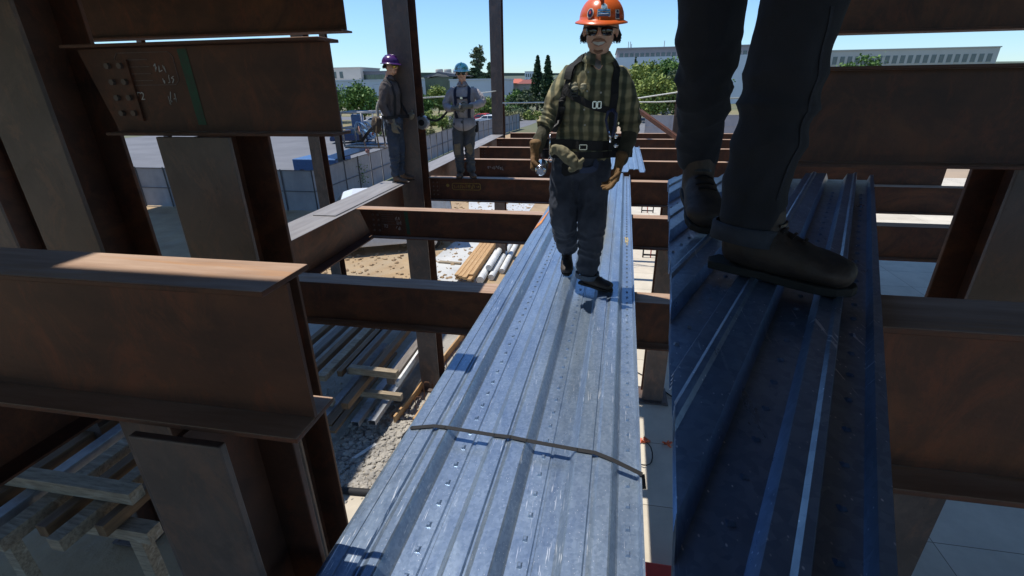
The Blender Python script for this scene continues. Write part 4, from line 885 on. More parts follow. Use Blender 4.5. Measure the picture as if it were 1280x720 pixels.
mb = MB(); mb.add([(-3000, 1500, G), (3000, 1500, G), (3000, 1900, G+38), (1200, 1900, G+52), (200, 1900, G+34), (-900, 1900, G+56), (-3000, 1900, G+40), (3000, 2300, G), (-3000, 2300, G)], [(0, 1, 2, 3, 4, 5, 6), (6, 5, 4, 3, 2, 7, 8)])
struct('hills', mb, mat('hazy_hills', (.10, .12, .09), (.08, .10, .07), .01, 1, 0, 0))

vs, fs = [], []; q = random.Random(77)
for i in range(900):
    x = q.uniform(-190, 190); y = q.uniform(225, 250); h = 6.5+2.5*noise.noise(V((x*.05, 3, 0)))+1.5*noise.noise(V((x*.21, 7, 0)))
    for _ in range(30): leaf(vs, fs, V((x+q.gauss(0, 1.5), y+q.gauss(0, 1), G+h*math.sqrt(q.random())+q.gauss(0, .3))), .75*q.uniform(.6, 1.3), q)
me = bpy.data.meshes.new('far_wood'); me.from_pydata(vs, [], fs); me.materials.append(lf_olive); o = bpy.data.objects.new('far_wood', me); COL.objects.link(o)
tag(o, 'distant belt of trees along the horizon behind the buildings', 'trees', kind='stuff')

# ---------------------------------------------------------------- people
def fuse(mb, voxel, name, m, parent, smooth=2, disp=None, keep=None):
    me = bpy.data.meshes.new('tmp'); me.from_pydata([tuple(v_) for v_ in mb.v], [], mb.f)
    bm = bmesh.new(); bm.from_mesh(me); bmesh.ops.recalc_face_normals(bm, faces=bm.faces); bm.to_mesh(me); bm.free()
    o = bpy.data.objects.new('tmp', me); COL.objects.link(o)
    r = o.modifiers.new('r', 'REMESH'); r.mode = 'VOXEL'; r.voxel_size = voxel
    if smooth: s_ = o.modifiers.new('s', 'SMOOTH'); s_.factor = .5; s_.iterations = smooth
    dg = bpy.context.evaluated_depsgraph_get(); m2 = bpy.data.meshes.new_from_object(o.evaluated_get(dg)); bpy.data.objects.remove(o)
    if disp:
        m2.calc_loop_triangles(); ns = [v_.normal.copy() for v_ in m2.vertices]
        for v_, n_ in zip(m2.vertices, ns): v_.co += n_*disp(v_.co)
    if keep:
        bm = bmesh.new(); bm.from_mesh(m2)
        for (co, no) in keep: bmesh.ops.bisect_plane(bm, geom=bm.verts[:]+bm.edges[:]+bm.faces[:], plane_co=co, plane_no=no, clear_outer=True)
        bm.to_mesh(m2); bm.free()
    bvh = BVHTree.FromPolygons([v_.co for v_ in m2.vertices], [tuple(p_.vertices) for p_ in m2.polygons])
    off = parent_off(parent); m2.transform(Matrix.Translation(-off)); m2.materials.clear(); m2.materials.append(m)
    m2.polygons.foreach_set('use_smooth', [True]*len(m2.polygons)); m2.name = name
    q_ = bpy.data.objects.new(name, m2); COL.objects.link(q_); q_.parent = parent; return q_, bvh
def ribbon(name, pts, w_, th, m, parent, bvh=None, off=.004, sub=6, nrm=None):
    P = [V(p) for p in pts]; out = []
    for a, b_ in zip(P[:-1], P[1:]):
        for i in range(sub): out.append(a.lerp(b_, i/sub))
    out.append(P[-1]); N_ = []
    if bvh:
        o2 = []
        for p in out:
            loc, n_, _, _ = bvh.find_nearest(p); o2.append(loc+n_*off); N_.append(n_)
        # smooth
        for _ in range(2):
            o2 = [o2[0]]+[(o2[i-1]+o2[i]*2+o2[i+1])/4 for i in range(1, len(o2)-1)]+[o2[-1]]
            N_ = [N_[0]]+[((N_[i-1]+N_[i]*2+N_[i+1])/4).normalized() for i in range(1, len(N_)-1)]+[N_[-1]]
        o3 = []
        for p, n_ in zip(o2, N_):
            loc, nn, _, _ = bvh.find_nearest(p); d = (p-loc).dot(nn); o3.append(p+nn*max(0, off-d))
        out = o3
    else: N_ = [V(nrm or (0, -1, 0))]*len(out)
    mb = MB(); k = len(out)
    for i, p in enumerate(out):
        t_ = (out[min(i+1, k-1)]-out[max(i-1, 0)]).normalized(); s_ = t_.cross(N_[i]).normalized()*w_/2; n_ = N_[i]*th
        mb.v += [p-s_, p+s_, p+s_+n_, p-s_+n_]
    for i in range(k-1):
        for a in range(4): mb.f.append([i*4+a, i*4+(a+1) % 4, i*4+4+(a+1) % 4, i*4+4+a]); mb.mi.append(0)
    mb.f += [[0, 1, 2, 3], [(k-1)*4+3, (k-1)*4+2, (k-1)*4+1, (k-1)*4]]; mb.mi += [0, 0]
    return mb.build(name, m, parent, smooth=False)
def frame(fwd, upv=(0, 0, 1)):
    f = V(fwd).normalized(); r = f.cross(V(upv)).normalized(); u = r.cross(f); return r, f, u
def glove(parent, wrist, d, palm_n, thumb, m, curl=.5, s=1.0, name='glove', grip=False):
    """wrist -> fingers along d; palm_n = direction the palm faces; thumb = side the thumb leaves"""
    d = V(d).normalized(); pn = V(palm_n); pn = (pn-d*pn.dot(d)).normalized(); th = V(thumb); th = (th-d*th.dot(d)-pn*th.dot(pn)).normalized(); w = V(wrist)
    mb = MB()
    mb.limb([(w-d*.055*s, .037*s, .034*s), (w-d*.01*s, .031*s, .026*s), (w+d*.035*s, .038*s, .021*s), (w+d*.085*s, .044*s, .020*s)], ref=th, n=14)
    lens = (.070, .080, .075, .058)
    for i, L_ in enumerate(lens):
        o = w+d*.088*s+th*(.031-.021*i)*s-th*(.002*i*s); a = curl*(.75+.12*i); dirs = []; p = o-d*.02*s; pts = [(p, .0115*s, .0115*s)]; an = .0
        for j, f in enumerate((.45, .32, .23)):
            an += a*(1.0, 1.25, .9)[j]; dd = d*math.cos(an)+pn*math.sin(an)+th*(.05-.04*i)*(.5)
            p = p+dd.normalized()*(L_*f*s+(.02*s if j == 0 else 0)); pts.append((p, (.0108, .0100, .0088)[j]*s, (.0108, .0100, .0088)[j]*s))
        mb.limb(pts, ref=th, n=10, sub=3)
    o = w+d*.02*s+th*.026*s; p1 = o+(d*.5+th*.75+pn*.25).normalized()*.040*s; p2 = p1+(d*.8+th*.25+pn*(.35+curl*.6)).normalized()*.034*s; p3 = p2+(d*.75+pn*(.3+curl*.9)-th*.1).normalized()*.026*s
    mb.limb([(o-th*.012*s, .015*s, .015*s), (p1, .0135*s, .0135*s), (p2, .0115*s, .0115*s), (p3, .0095*s, .0095*s)], ref=d.cross(th), n=10, sub=3)
    q_, _ = fuse(mb, .0036*s, name, m, parent, 2, disp=lambda c: .0012*noise.noise(c*90))
    k = MB(); c = w-d*.052*s; return q_
def boot_mesh(parent, heel, toe, ankle, m, s=1.0, roll=(0, 0, 1)):
    heel, toe, ankle = V(heel), V(toe), V(ankle); r, f, u = frame(toe-heel, roll)
    if u.z < 0: u = -u; r = -r
    L_ = (toe-heel).length; mb = MB()
    mb.limb([(heel+f*.035+u*.055, .036*s, .040*s), (heel+f*L_*.33+u*.058, .040*s, .050*s), (heel+f*L_*.60+u*.045, .048*s, .036*s), (heel+f*L_*.80+u*.038, .050*s, .028*s), (toe-f*.03+u*.034, .040*s, .025*s)], ref=r)
    mb.limb([(heel+f*.065+u*.05, .042*s, .050*s), (heel.lerp(ankle, .5)+f*.045+u*.03, .042*s, .050*s), (ankle+(ankle-heel).normalized()*.03, .046*s, .05*s)], ref=r)
    q_, bv = fuse(mb, .006, 'boot', m, parent, 3, disp=lambda c: .0022*noise.noise(c*28)+.0010*noise.noise(c*80))
    k = MB(); poly = []
    outl = [(0, -.032), (.05, -.037), (.12, -.036), (.18, -.046), (.23, -.05), (.27, -.043), (.295, -.02), (.30, 0), (.295, .02), (.27, .043), (.23, .05), (.18, .046), (.12, .036), (.05, .037), (0, .032), (-.012, 0)]
    n = len(outl); sc = L_/.30
    for z in (0, .017): 
        for a, b_ in outl: k.v.append(heel+f*a*sc*.965+r*b_*s*.9+u*z)
    k.f = [list(range(n-1, -1, -1)), list(range(n, 2*n))]+[[i, (i+1) % n, n+(i+1) % n, n+i] for i in range(n)]; k.mi = [0]*(n+2)
    k.build('sole', sole, q_, bevel=.003)
    # laces and eyelets
    for j in range(4):
        a = L_*(.36+.065*j); z = .108-.018*j; k = MB(); p = heel+f*a+u*z; loc, nn, _, _ = bv.find_nearest(p)
        ribbon('lace', [loc-r*.024, loc+r*.024], .005, .003, blackplastic, q_, bv, .002, 5)
    return q_
def head(parent_body_mb, c, yaw, pitch, roll, s=1.0, smile=True, gaunt=1.0):
    """adds head volume to the body mesh, returns a point mapper in head space (x right of viewer, -y face forward, z up)"""
    Rm = Matrix.Rotation(yaw, 3, 'Z') @ Matrix.Rotation(pitch, 3, 'X') @ Matrix.Rotation(roll, 3, 'Y'); c = V(c)
    def T(x, y, z): return c+Rm @ V((x*s, y*s, z*s))
    mb = parent_body_mb
    mb.ball(c+Rm @ V((0, .014, .030))*s, (.080*s, .096*s, .088*s), 22, 14, Rm)
    mb.ball(T(0, -.018, -.030), (.068*s*gaunt, .070*s, .070*s), 20, 12, Rm)
    mb.ball(T(0, -.050, -.082), (.036*s, .030*s, .023*s), 14, 8, Rm)      # chin
    mb.ball(T(0, -.030, -.066), (.058*s*gaunt, .050*s, .032*s), 16, 8, Rm)  # jaw
    for sx in (-1, 1):
        mb.ball(T(sx*.036, -.064, -.020), (.022*s, .018*s, .018*s), 12, 8, Rm)   # cheeks
        mb.ball(T(sx*.030, -.076, .020), (.024*s, .012*s, .009*s), 12, 6, Rm)   # brow
        mb.ball(T(sx*.082, .012, -.004), (.009*s, .017*s, .030*s), 12, 8, Rm)  # ears
        mb.ball(T(sx*.012, -.090, -.022), (.009*s, .010*s, .008*s), 10, 6, Rm)  # nostrils
    mb.limb([(T(0, -.080, .016), .009*s, .008*s), (T(0, -.096, -.006), .010*s, .010*s), (T(0, -.102, -.021), .012*s, .010*s)], ref=Rm @ V((1, 0, 0)), n=10)
    return T, Rm
def helmet(parent, T, Rm, s, m, label=None, stickers=True):
    t = MB(); nu, nv = 36, 10
    ring0 = []
    for i in range(nv+1):
        a = math.pi/2*i/nv
        for j in range(nu):
            ph = 2*math.pi*j/nu; rr_ = math.cos(a)**.85; rid = 1+.012*max(0, math.cos(ph*2))**8
            t.v.append(T(.107*rr_*math.cos(ph)*rid, .004+.128*rr_*math.sin(ph)*rid, .044+.105*math.sin(a)))
    for i in range(nv):
        for j in range(nu): t.f.append([i*nu+j, i*nu+(j+1) % nu, (i+1)*nu+(j+1) % nu, (i+1)*nu+j]); t.mi.append(0)
    # brim ring flaring outwards and down
    b0 = len(t.v)
    for k_, (e, dz) in enumerate(((.006, -.002), (.020, -.008), (.021, -.013), (.008, -.010), (-.004, -.006))):
        for j in range(nu):
            ph = 2*math.pi*j/nu; fr = max(0, -math.sin(ph))**2; ex = e*(1+.9*fr)
            t.v.append(T((.107+ex)*math.cos(ph), .004+(.128+ex)*math.sin(ph), .044+dz-.010*fr*(1 if k_ in (1, 2) else .2)))
    for k_ in range(4):
        for j in range(nu): a = b0+k_*nu; t.f.append([a+j, a+(j+1) % nu, a+nu+(j+1) % nu, a+nu+j]); t.mi.append(0)
    for j in range(nu): t.f.append([j, (j+1) % nu, b0+(j+1) % nu, b0+j]); t.mi.append(0)
    h = t.build('hard_hat', m, parent, smooth=True); sd = h.modifiers.new('s', 'SOLIDIFY'); sd.thickness = .0025; sd.offset = 0
    k = MB(); k.tube([T(0, -.105, .125), T(0, -.05, .146), T(0, .02, .152), T(0, .09, .136)], .008*s, 8); k.build('crown_ridge', m, h, smooth=True)
    k = MB(); pts = [T(.085*math.cos(a), .004+.100*math.sin(a), .030) for a in [i*.2618 for i in range(25)]]
    for a, b_ in zip(pts[:-1], pts[1:]): k.bar(a, b_, .003, .022)
    k.build('suspension_band', mat('suspension_web', (.45, .43, .38), rough=.7), h)
    return h
def face(parent, T, Rm, s, lens=None, smile=True, beard=None, hair=None, hair_len=0.03, seed=1):
    lens = lens or mat('sunglass_lens', (.006, .006, .007), rough=.06, spec=.9, bst=0)
    X = Rm @ V((1, 0, 0))
    # glasses: two curved lenses, frame and temples
    g = MB()
    g.limb([(T(-.066, -.072, .012), .004, .003), (T(-.034, -.094, .018), .004, .003), (T(0, -.101, .016), .004, .003), (T(.034, -.094, .018), .004, .003), (T(.066, -.072, .012), .004, .003)], ref=(0, 0, 1), n=8)
    for sx in (-1, 1): g.tube([T(sx*.067, -.072, .012), T(sx*.083, -.02, .010), T(sx*.083, .02, .004)], .003*s, 6)
    gl = g.build('sunglasses', blackplastic, parent, smooth=True)
    for sx in (-1, 1):
        k = MB(); n0 = 7
        for i in range(n0+1):
            for j in range(n0+1):
                u, v_ = i/n0*2-1, j/n0*2-1; q1 = 1-.12*v_*v_*abs(u); k.v.append(T(sx*.035+u*.029*q1, -.094+.010*(sx*u*.55+.0)+.006*u*u+.004*v_*v_+(.008 if sx*u > .5 else 0)*(sx*u-.5), -.003+v_*(.020+.0015*sx*u)*(1-.16*u*u)))
        for i in range(n0):
            for j in range(n0): k.f.append([i*(n0+1)+j, (i+1)*(n0+1)+j, (i+1)*(n0+1)+j+1, i*(n0+1)+j+1]); k.mi.append(0)
        lo = k.build('lens', lens, gl, smooth=True); sd = lo.modifiers.new('s', 'SOLIDIFY'); sd.thickness = .002
    lip = mat('lips', (.50, .24, .18), rough=.45, bst=0)
    if smile:
        arc = [(-.035, -.047), (-.020, -.0595), (0, -.0655), (.020, -.0595), (.035, -.047)]; top = [(-.035, -.047), (-.017, -.0485), (0, -.0495), (.017, -.0485), (.035, -.047)]
        k = MB()
        for i in range(5): k.v += [T(top[i][0], -.0905+abs(top[i][0])*.46, top[i][1]), T(arc[i][0], -.0905+abs(arc[i][0])*.46, arc[i][1])]
        for i in range(4): k.f.append([2*i, 2*i+1, 2*i+3, 2*i+2]); k.mi.append(0)
        te = k.build('teeth', mat('teeth', (.72, .69, .62), rough=.3, bst=0), parent); sd = te.modifiers.new('s', 'SOLIDIFY'); sd.thickness = .004
        k = MB(); k.tube([T(x, -.0900+abs(x)*.42, z-.002) for x, z in arc], [.0008, .0022, .0030, .0022, .0008], 8); k.build('lower_lip', lip, parent, smooth=True)
        k = MB(); k.tube([T(x, -.0900+abs(x)*.42, z+.002) for x, z in top], [.0008, .0018, .0018, .0018, .0008], 8); k.build('upper_lip', lip, parent, smooth=True)
    else:
        k = MB(); k.tube([T(-.022, -.081, -.053), T(0, -.091, -.053), T(.022, -.081, -.053)], [.001, .0035, .001], 8); k.build('lips', lip, parent, smooth=True)
    if beard:
        k = MB(); k.tube([T(-.036, -.070, -.052), T(-.024, -.081, -.0405), T(-.008, -.0925, -.0385), T(.008, -.0925, -.0385), T(.024, -.081, -.0405), T(.036, -.070, -.052)], [.003, .005, .0052, .0052, .005, .003], 8)
        k.build('moustache', stache, parent, smooth=True)
        if beard > 1:
            k = MB(); k.limb([(T(-.020, -.074, -.088), .006, .008), (T(0, -.0775, -.095), .009, .009), (T(.020, -.074, -.088), .006, .008)], ref=(0, 0, 1), n=10); k.build('goatee', stache, parent, smooth=True)
    if hair:
        q = random.Random(seed); k = MB()
        for i in range(420):
            a = q.uniform(math.pi*-.02, math.pi*1.02); x0, y0 = .079*math.cos(a), .012+.092*math.sin(a); L_ = hair_len*q.uniform(.6, 1.25)
            if abs(x0) > .066 and y0 < -.0: L_ *= .5
            o = 1.02+q.uniform(0, .10); k.tube([T(x0*.98, y0*.98, .035), T(x0*o, y0*o, .012-L_*.3), T(x0*(o+.06)+q.uniform(-.012, .012), y0*(o+.04), .0-L_), T(x0*(o+.12)+q.uniform(-.012, .012), y0*(o+.05), -.012-L_+q.uniform(-.008, .01))], [.0030, .0036, .003, .001], 4)
        k.build('hair', hair, parent, smooth=True)
def cloth(amp, f1, stretch=(1, 1, 1), bunch=()):
    st = V(stretch)
    def d(c):
        p = V((c.x*st.x, c.y*st.y, c.z*st.z)); n1 = noise.noise(p*f1); n2 = noise.noise(p*f1*2.3+V((5, 1, 2)))
        h = amp*((1-abs(n1)*3.2)*1.0+.45*(1-abs(n2)*3))
        for (b0, b1, fr, a) in bunch:
            b0, b1 = V(b0), V(b1); ax = b1-b0; t = (c-b0).dot(ax)/ax.length_squared; dist = ((c-b0)-ax*t).length
            if -.15 < t < 1.15 and dist < .13:
                w_ = max(0, 1-abs(t-.5)*1.6); h += a*w_*(1-abs(math.sin(t*fr+2.5*noise.noise(c*9)))*1.6)
        return h
    return d
def worker(label, root, Tm, P, group=None):
    """Tm maps worker space to world; P holds joints in worker space. Returns dict of handles."""
    t = thing('person', label, 'person', root); h = {'t': t}
    def L3(p): return Tm(V(p))
    rot = lambda d: (L3(d)-L3((0, 0, 0)))
    X = rot((1, 0, 0))
    # continuous body
    b = MB()
    tor = [(L3(p), a*.86, c*.86) for p, a, c in P['torso']]
    b.limb(tor, ref=X, n=20)
    nk = L3(P['neck']); b.limb([(nk+V((0, .055, -.09)), .070, .045), (nk+V((0, .018, -.03)), .060, .052), (nk+V((0, 0, .02)), .058, .058), (L3(P['head'])-V((0, 0, .05)), .056, .058)], ref=X)
    T, Rm = head(b, L3(P['head']), P.get('hyaw', 0)+P.get('yaw', 0), P.get('hpitch', 0), P.get('hroll', 0), P.get('hs', 1.05))
    for a in P['arms']:
        j = [L3(q_) for q_ in a['j']]; b.limb([(j[0]-V((0, 0, .02)), .040, .040), (j[1], .034, .034), (j[-1], .026, .026)], ref=X)
    for a in P['legs']:
        j = [L3(q_) for q_, _ in a['j']]; b.limb([(j[0], .08, .08)]+[(q_, .052, .052) for q_ in j[1:-1]]+[(j[-1], .038, .038)], ref=X)
    pc = L3(P['pelvis'][0]); b.ball(pc, tuple(v_*.85 for v_ in P['pelvis'][1]), rot=Matrix.Rotation(P.get('yaw', 0), 3, 'Z'))
    bo, _ = fuse(b, P.get('bv', .0055), 'body', skin, t, 3)
    h['body'] = bo; h['T'] = T; h['Rm'] = Rm
    s = P.get('hs', 1.05)
    h['hat'] = helmet(bo, T, Rm, s, P['hatm'])
    face(bo, T, Rm, s, lens=P.get('lens'), smile=P.get('smile', False), beard=P.get('beard'), hair=P.get('hair'), hair_len=P.get('hlen', .03), seed=P.get('seed', 1))
    # shirt
    g = MB(); g.limb([(L3(p), a, c) for p, a, c in P['torso']], ref=X, n=24)
    bunch = []
    for a in P['arms']:
        g.limb([(L3(q_), r_, r_) for q_, r_ in a['sleeve']], ref=X, n=16)
        if a.get('bunch'): bunch.append((L3(a['bunch'][0]), L3(a['bunch'][1]), a['bunch'][2], a['bunch'][3]))
    h['shirt'], h['bvh'] = fuse(g, .0075, 'shirt', P['shirtm'], t, 2, disp=cloth(.0065, 9, (1, 1, .7), bunch))
    nb = L3(P['neck'])
    for a0, a1 in ((-1.35, -.18), (.18, 1.35)):     # open collar, two leaves
        k = MB(); n_ = 9
        for i in range(n_+1):
            an = a0+(a1-a0)*i/n_; d_ = rot((math.sin(an), -math.cos(an), 0)); f_ = abs(an)
            k.v += [nb+d_*.066+V((0, 0, .030)), nb+d_*.098+V((0, 0, -.018-.020*(1.35-f_))), nb+d_*.092+V((0, 0, -.024-.020*(1.35-f_)))]
        for i in range(n_):
            for c in range(2): k.f.append([i*3+c, i*3+3+c, i*3+4+c, i*3+1+c]); k.mi.append(0)
        c_ = k.build('collar', P['shirtm'], h['shirt'], smooth=True); sd = c_.modifiers.new('s', 'SOLIDIFY'); sd.thickness = .004
    # trousers
    g = MB(); g.ball(pc, P['pelvis'][1], 22, 14, Matrix.Rotation(P.get('yaw', 0), 3, 'Z'))
    bunch = []
    for a in P['legs']:
        g.limb([(L3(q_), r_[0], r_[1]) if isinstance(r_, tuple) else (L3(q_), r_, r_) for q_, r_ in a['j']], ref=X, n=18)
        k_ = a['j']; bunch.append((L3(k_[-3][0]), L3(k_[-1][0]), 15, .011))
    h['pants'], h['pbvh'] = fuse(g, .0085, 'trousers', P['pantm'], t, 2, disp=cloth(.0085*P.get('fold', 1), 8, (1.2, 1.2, .8), [(a_, b_, c_, d_*P.get('fold', 1)) for a_, b_, c_, d_ in bunch]))
    for a in P['legs']:
        f = a['foot']; boot_mesh(t, L3(f[0]), L3(f[1]), L3(a['j'][-1][0]), P['bootm'])
    for a in P['arms']:
        if a.get('under'):
            k = MB(); k.limb([(L3(q_), r_, r_) for q_, r_ in a['under']], ref=X, n=14); fuse(k, .006, 'undersleeve', P['underm'], t, 2, disp=cloth(.004, 16, (1, 1, .6)))
        glove(t, L3(a['j'][-1]), rot(a['d']), rot(a['pn']), rot(a['th']), P['glovem'], a.get('curl', .5), P.get('gs', 1.12))
    return h

# ---- the smiling worker on the decking
olive_under = mat('dark_olive_knit', (.060, .058, .036), (.038, .036, .024), 14, .9, 0, .3, 120, .002)
orange_hat = mat('orange_hard_hat', (.72, .135, .03), (.66, .12, .028), 5, .28, 0, .05)
r0 = V((-.05, 3.25, 0))
W1 = dict(torso=[((-.125, 3.26, .92), .180, .130), ((-.118, 3.255, 1.04), .182, .125), ((-.10, 3.24, 1.17), .188, .13), ((-.085, 3.215, 1.29), .198, .13), ((-.075, 3.20, 1.395), .180, .108), ((-.062, 3.175, 1.455), .120, .085), ((-.057, 3.15, 1.49), .078, .068)],
    neck=(-.055, 3.125, 1.50), head=(-.05, 3.05, 1.632), hpitch=.10, hroll=.03, hyaw=-.05, hs=1.12, hatm=orange_hat, smile=True, beard=2, hair=hairm, hlen=.036,
    shirtm=plaidm, pantm=denim, bootm=boot, glovem=glovem, underm=olive_under, pelvis=((-.13, 3.26, .885), (.185, .135, .13)),
    arms=[dict(j=[(-.25, 3.22, 1.37), (-.365, 3.18, 1.13), (-.415, 3.05, .965)], sleeve=[((-.205, 3.22, 1.412), .066), ((-.275, 3.21, 1.32), .069), ((-.335, 3.19, 1.18), .060), ((-.365, 3.165, 1.115), .060)], bunch=((-.32, 3.2, 1.22), (-.37, 3.16, 1.09), 16, .011),
               under=[((-.362, 3.17, 1.13), .046), ((-.392, 3.11, 1.04), .042), ((-.412, 3.06, .975), .036)], d=(-.02, -.12, -1), pn=(1, -.25, -.05), th=(0, -1, 0), curl=1.15),
          dict(j=[(.085, 3.22, 1.35), (.165, 3.26, 1.10), (.105, 3.09, .895)], sleeve=[((.055, 3.22, 1.405), .066), ((.115, 3.235, 1.30), .070), ((.155, 3.25, 1.15), .062), ((.163, 3.235, 1.07), .056)], bunch=((.14, 3.25, 1.2), (.165, 3.22, 1.05), 12, .007),
               under=[((.163, 3.24, 1.09), .050), ((.145, 3.17, .99), .045), ((.112, 3.10, .915), .037)], d=(-.22, -.15, -1), pn=(-1, -.35, .1), th=(-.2, -1, 0), curl=.42)],
    legs=[dict(j=[((-.215, 3.26, .87), .112), ((-.235, 3.25, .68), .100), ((-.240, 3.27, .48), .086), ((-.232, 3.43, .32), .078), ((-.228, 3.565, .195), (.076, .07))], foot=((-.238, 3.655, .085), (-.212, 3.40, .002))),
          dict(j=[((-.045, 3.26, .87), .112), ((-.043, 3.245, .68), .100), ((-.045, 3.215, .47), .087), ((-.052, 3.25, .28), .077), ((-.058, 3.265, .115), (.074, .078))], foot=((-.108, 3.30, .001), (.135, 3.165, .001)))])
H1 = worker('smiling worker in an orange hard hat and olive plaid shirt, walking on the decking', r0, lambda p: p, W1)
def on_shirt(x, y, Y=3.0): return at_y(x, y, Y)
bv = H1['bvh']; sh = H1['shirt']; t1 = H1['t']
# hat stickers
hat = H1['hat']; T, Rm = H1['T'], H1['Rm']
hb = MB()
def hat_pt(ph, a, e=.0035):
    rr_ = math.cos(a)**.85; return T((.107*rr_*math.cos(ph))*1.0, .004+.128*rr_*math.sin(ph), .044+.105*math.sin(a))+(Rm @ V((math.cos(ph)*math.cos(a), math.sin(ph)*math.cos(a), math.sin(a)+.1)))*e
def sticker(name, ph, a, outline, m, e=.004):
    k = MB(); c = V((0, 0)); pts = [hat_pt(ph+u/ .115, a+v_/.11, e) for u, v_ in outline]; k.v = pts+[sum(pts, V((0, 0, 0)))/len(pts)+(pts[0]-pts[0])]
    k.v[-1] = hat_pt(ph+sum(u for u, _ in outline)/len(outline)/.115, a+sum(v_ for _, v_ in outline)/len(outline)/.11, e); n = len(pts)
    k.f = [[i, (i+1) % n, n] for i in range(n)]; k.mi = [0]*n; return k.build(name, m, hat)
def circ(r, n=16, cx=0, cy=0, ry=None): return [(cx+r*math.cos(i*6.2832/n), cy+(ry or r)*math.sin(i*6.2832/n)) for i in range(n)]
wst = mat('white_sticker', (.80, .80, .78), rough=.4, bst=0); bst_ = mat('blue_sticker', (.06, .27, .62), rough=.4, bst=0); nst = mat('navy_sticker', (.025, .035, .12), rough=.4, bst=0); lb_ = mat('light_blue_sticker', (.30, .55, .80), rough=.4, bst=0)
F0 = -math.pi/2+.16
sticker('sticker', F0, .33, [(-.034, -.024), (.034, -.024), (.034, .010), (.018, .012), (.016, .030), (0, .040), (-.016, .030), (-.018, .012), (-.034, .010)], wst, .004)
sticker('sticker', F0, .33, [(-.030, -.021), (.030, -.021), (.030, -.004), (-.030, -.004)], bst_, .0055); sticker('sticker', F0, .33, [(-.030, .000), (.030, .000), (.030, .007), (-.030, .007)], bst_, .0055)
sticker('sticker', F0, .33, circ(.0125, 14, 0, .022), lb_, .0055)
sticker('sticker', F0, .33, [(-.028, -.014), (.028, -.014), (.028, -.011), (-.028, -.011)], wst, .007)
sticker('sticker', F0-.62, .26, circ(.019, 16, 0, 0, .023), wst, .004); sticker('sticker', F0-.62, .26, circ(.0145, 16, 0, 0, .018), nst, .0055)
sticker('sticker', F0-.62, .26, circ(.006, 10, 0, .002, .008), mat('red_sticker', (.6, .08, .07), rough=.4, bst=0), .007)
sticker('sticker', F0+.66, .22, [(-.013, -.022), (.015, -.022), (.015, .020), (-.013, .020)], wst, .004); sticker('sticker', F0+.66, .22, [(-.010, -.018), (.012, -.018), (.012, .002), (-.010, .002)], nst, .0055); sticker('sticker', F0+.66, .22, [(-.006, .006), (.007, .006), (.004, .017), (-.004, .017)], nst, .0055)
# harness
def cast(x, y):
    l_, n_, _, _ = bv.ray_cast(V((0, 0, EYE)), V(ray(x, y)).normalized())
    return l_ if l_ is not None else at_y(x, y, 3.1)
def hs(name, px, w_, m=black, Y=3.0, off=.006, th=.003, par=None): return ribbon(name, [cast(x, y) for x, y in px], w_, th, m, par or t1, bv, off)
hs('harness_strap', [(725, 62), (719, 80), (713, 98), (708, 112), (702, 130), (697, 150), (694, 174)], .046)
hs('harness_strap', [(773, 66), (771, 85), (768, 105), (766, 130), (765, 150), (762, 174)], .048)
hs('chest_strap', [(707, 112), (718, 121), (732, 128), (748, 134), (766, 138)], .040, off=.010)
hs('shoulder_pad', [(722, 66), (716, 84), (711, 100)], .052, mat('grey_webbing_pad', (.014, .014, .014), rough=.85), off=.011, th=.006)
hs('rolled_strap', [(703, 132), (699, 146), (696, 160), (695, 172)], .036, mat('ribbed_webbing', (.02, .02, .021), rough=.5), off=.011, th=.009)
for x, y in ((711, 104), (704, 118)):
    p, n_, _, _ = bv.find_nearest(at_y(x, y, 3.0)); k = MB()
    for a, b_ in (((-.02, -.016), (.02, -.016)), ((.02, -.016), (.02, .016)), ((.02, .016), (-.02, .016)), ((-.02, .016), (-.02, -.016)), ((-.02, 0), (.02, 0))):
        k.bar(p+n_*.016+V((a[0], 0, a[1])), p+n_*.016+V((b_[0], 0, b_[1])), .006, .006)
    k.build('buckle', blackplastic, t1)
k = MB(); p, n_, _, _ = bv.find_nearest(at_y(748, 136, 3.0)); c = p+n_*.018
for dx in (-.022, .006):
    for a, b_ in (((0, -.018), (.020, -.018)), ((.020, -.018), (.020, .018)), ((.020, .018), (0, .018)), ((0, .018), (0, -.018))): k.bar(c+V((dx+a[0], 0, a[1])), c+V((dx+b_[0], 0, b_[1])), .0055, .0055)
k.bar(c+V((.0, -.002, -.012)), c+V((.008, -.002, .014)), .006, .005); k.build('quick_buckle', silver, t1)
# pale glove tuft clipped at the left strap
k = MB()
for i in range(7):
    a = at_y(712+random.uniform(-9, 8), 104+random.uniform(-5, 6), 3.0); p, n_, _, _ = bv.find_nearest(a); k.ball(p+n_*.014, (.020, .010, .013), 8, 6)
fuse(k, .003, 'knotted_cord', glove_pale, t1, 1)
# pocket flap and buttons
for x, y in ((757, 114),):
    pts = []
    k = MB(); g_ = [(746, 108), (768, 106), (768, 114), (757, 119), (747, 115)]
    for x_, y_ in g_: p, n_, _, _ = bv.find_nearest(at_y(x_, y_, 3.0)); k.v.append(p+n_*.003)
    k.f = [[0, 1, 2, 3, 4]]; k.mi = [0]; fl = k.build('pocket_flap', plaidm, sh); sd = fl.modifiers.new('s', 'SOLIDIFY'); sd.thickness = .003
ribbon('button_placket', [cast(x, y) for x, y in ((741, 84), (737, 95), (733, 118), (729, 140), (727, 166))], .03, .0022, plaidm, sh, bv, .003)
for x, y in ((740, 88), (734, 112), (730, 142), (726, 160), (758, 114)):
    p, n_, _, _ = bv.find_nearest(at_y(x, y, 3.0)); k = MB(); k.tube([p+n_*.003, p+n_*.0075], .0055, 10); k.build('button', mat('pearl_button', (.5, .48, .42), rough=.3, bst=0), sh)
k = MB()
nb = V(W1['neck'])
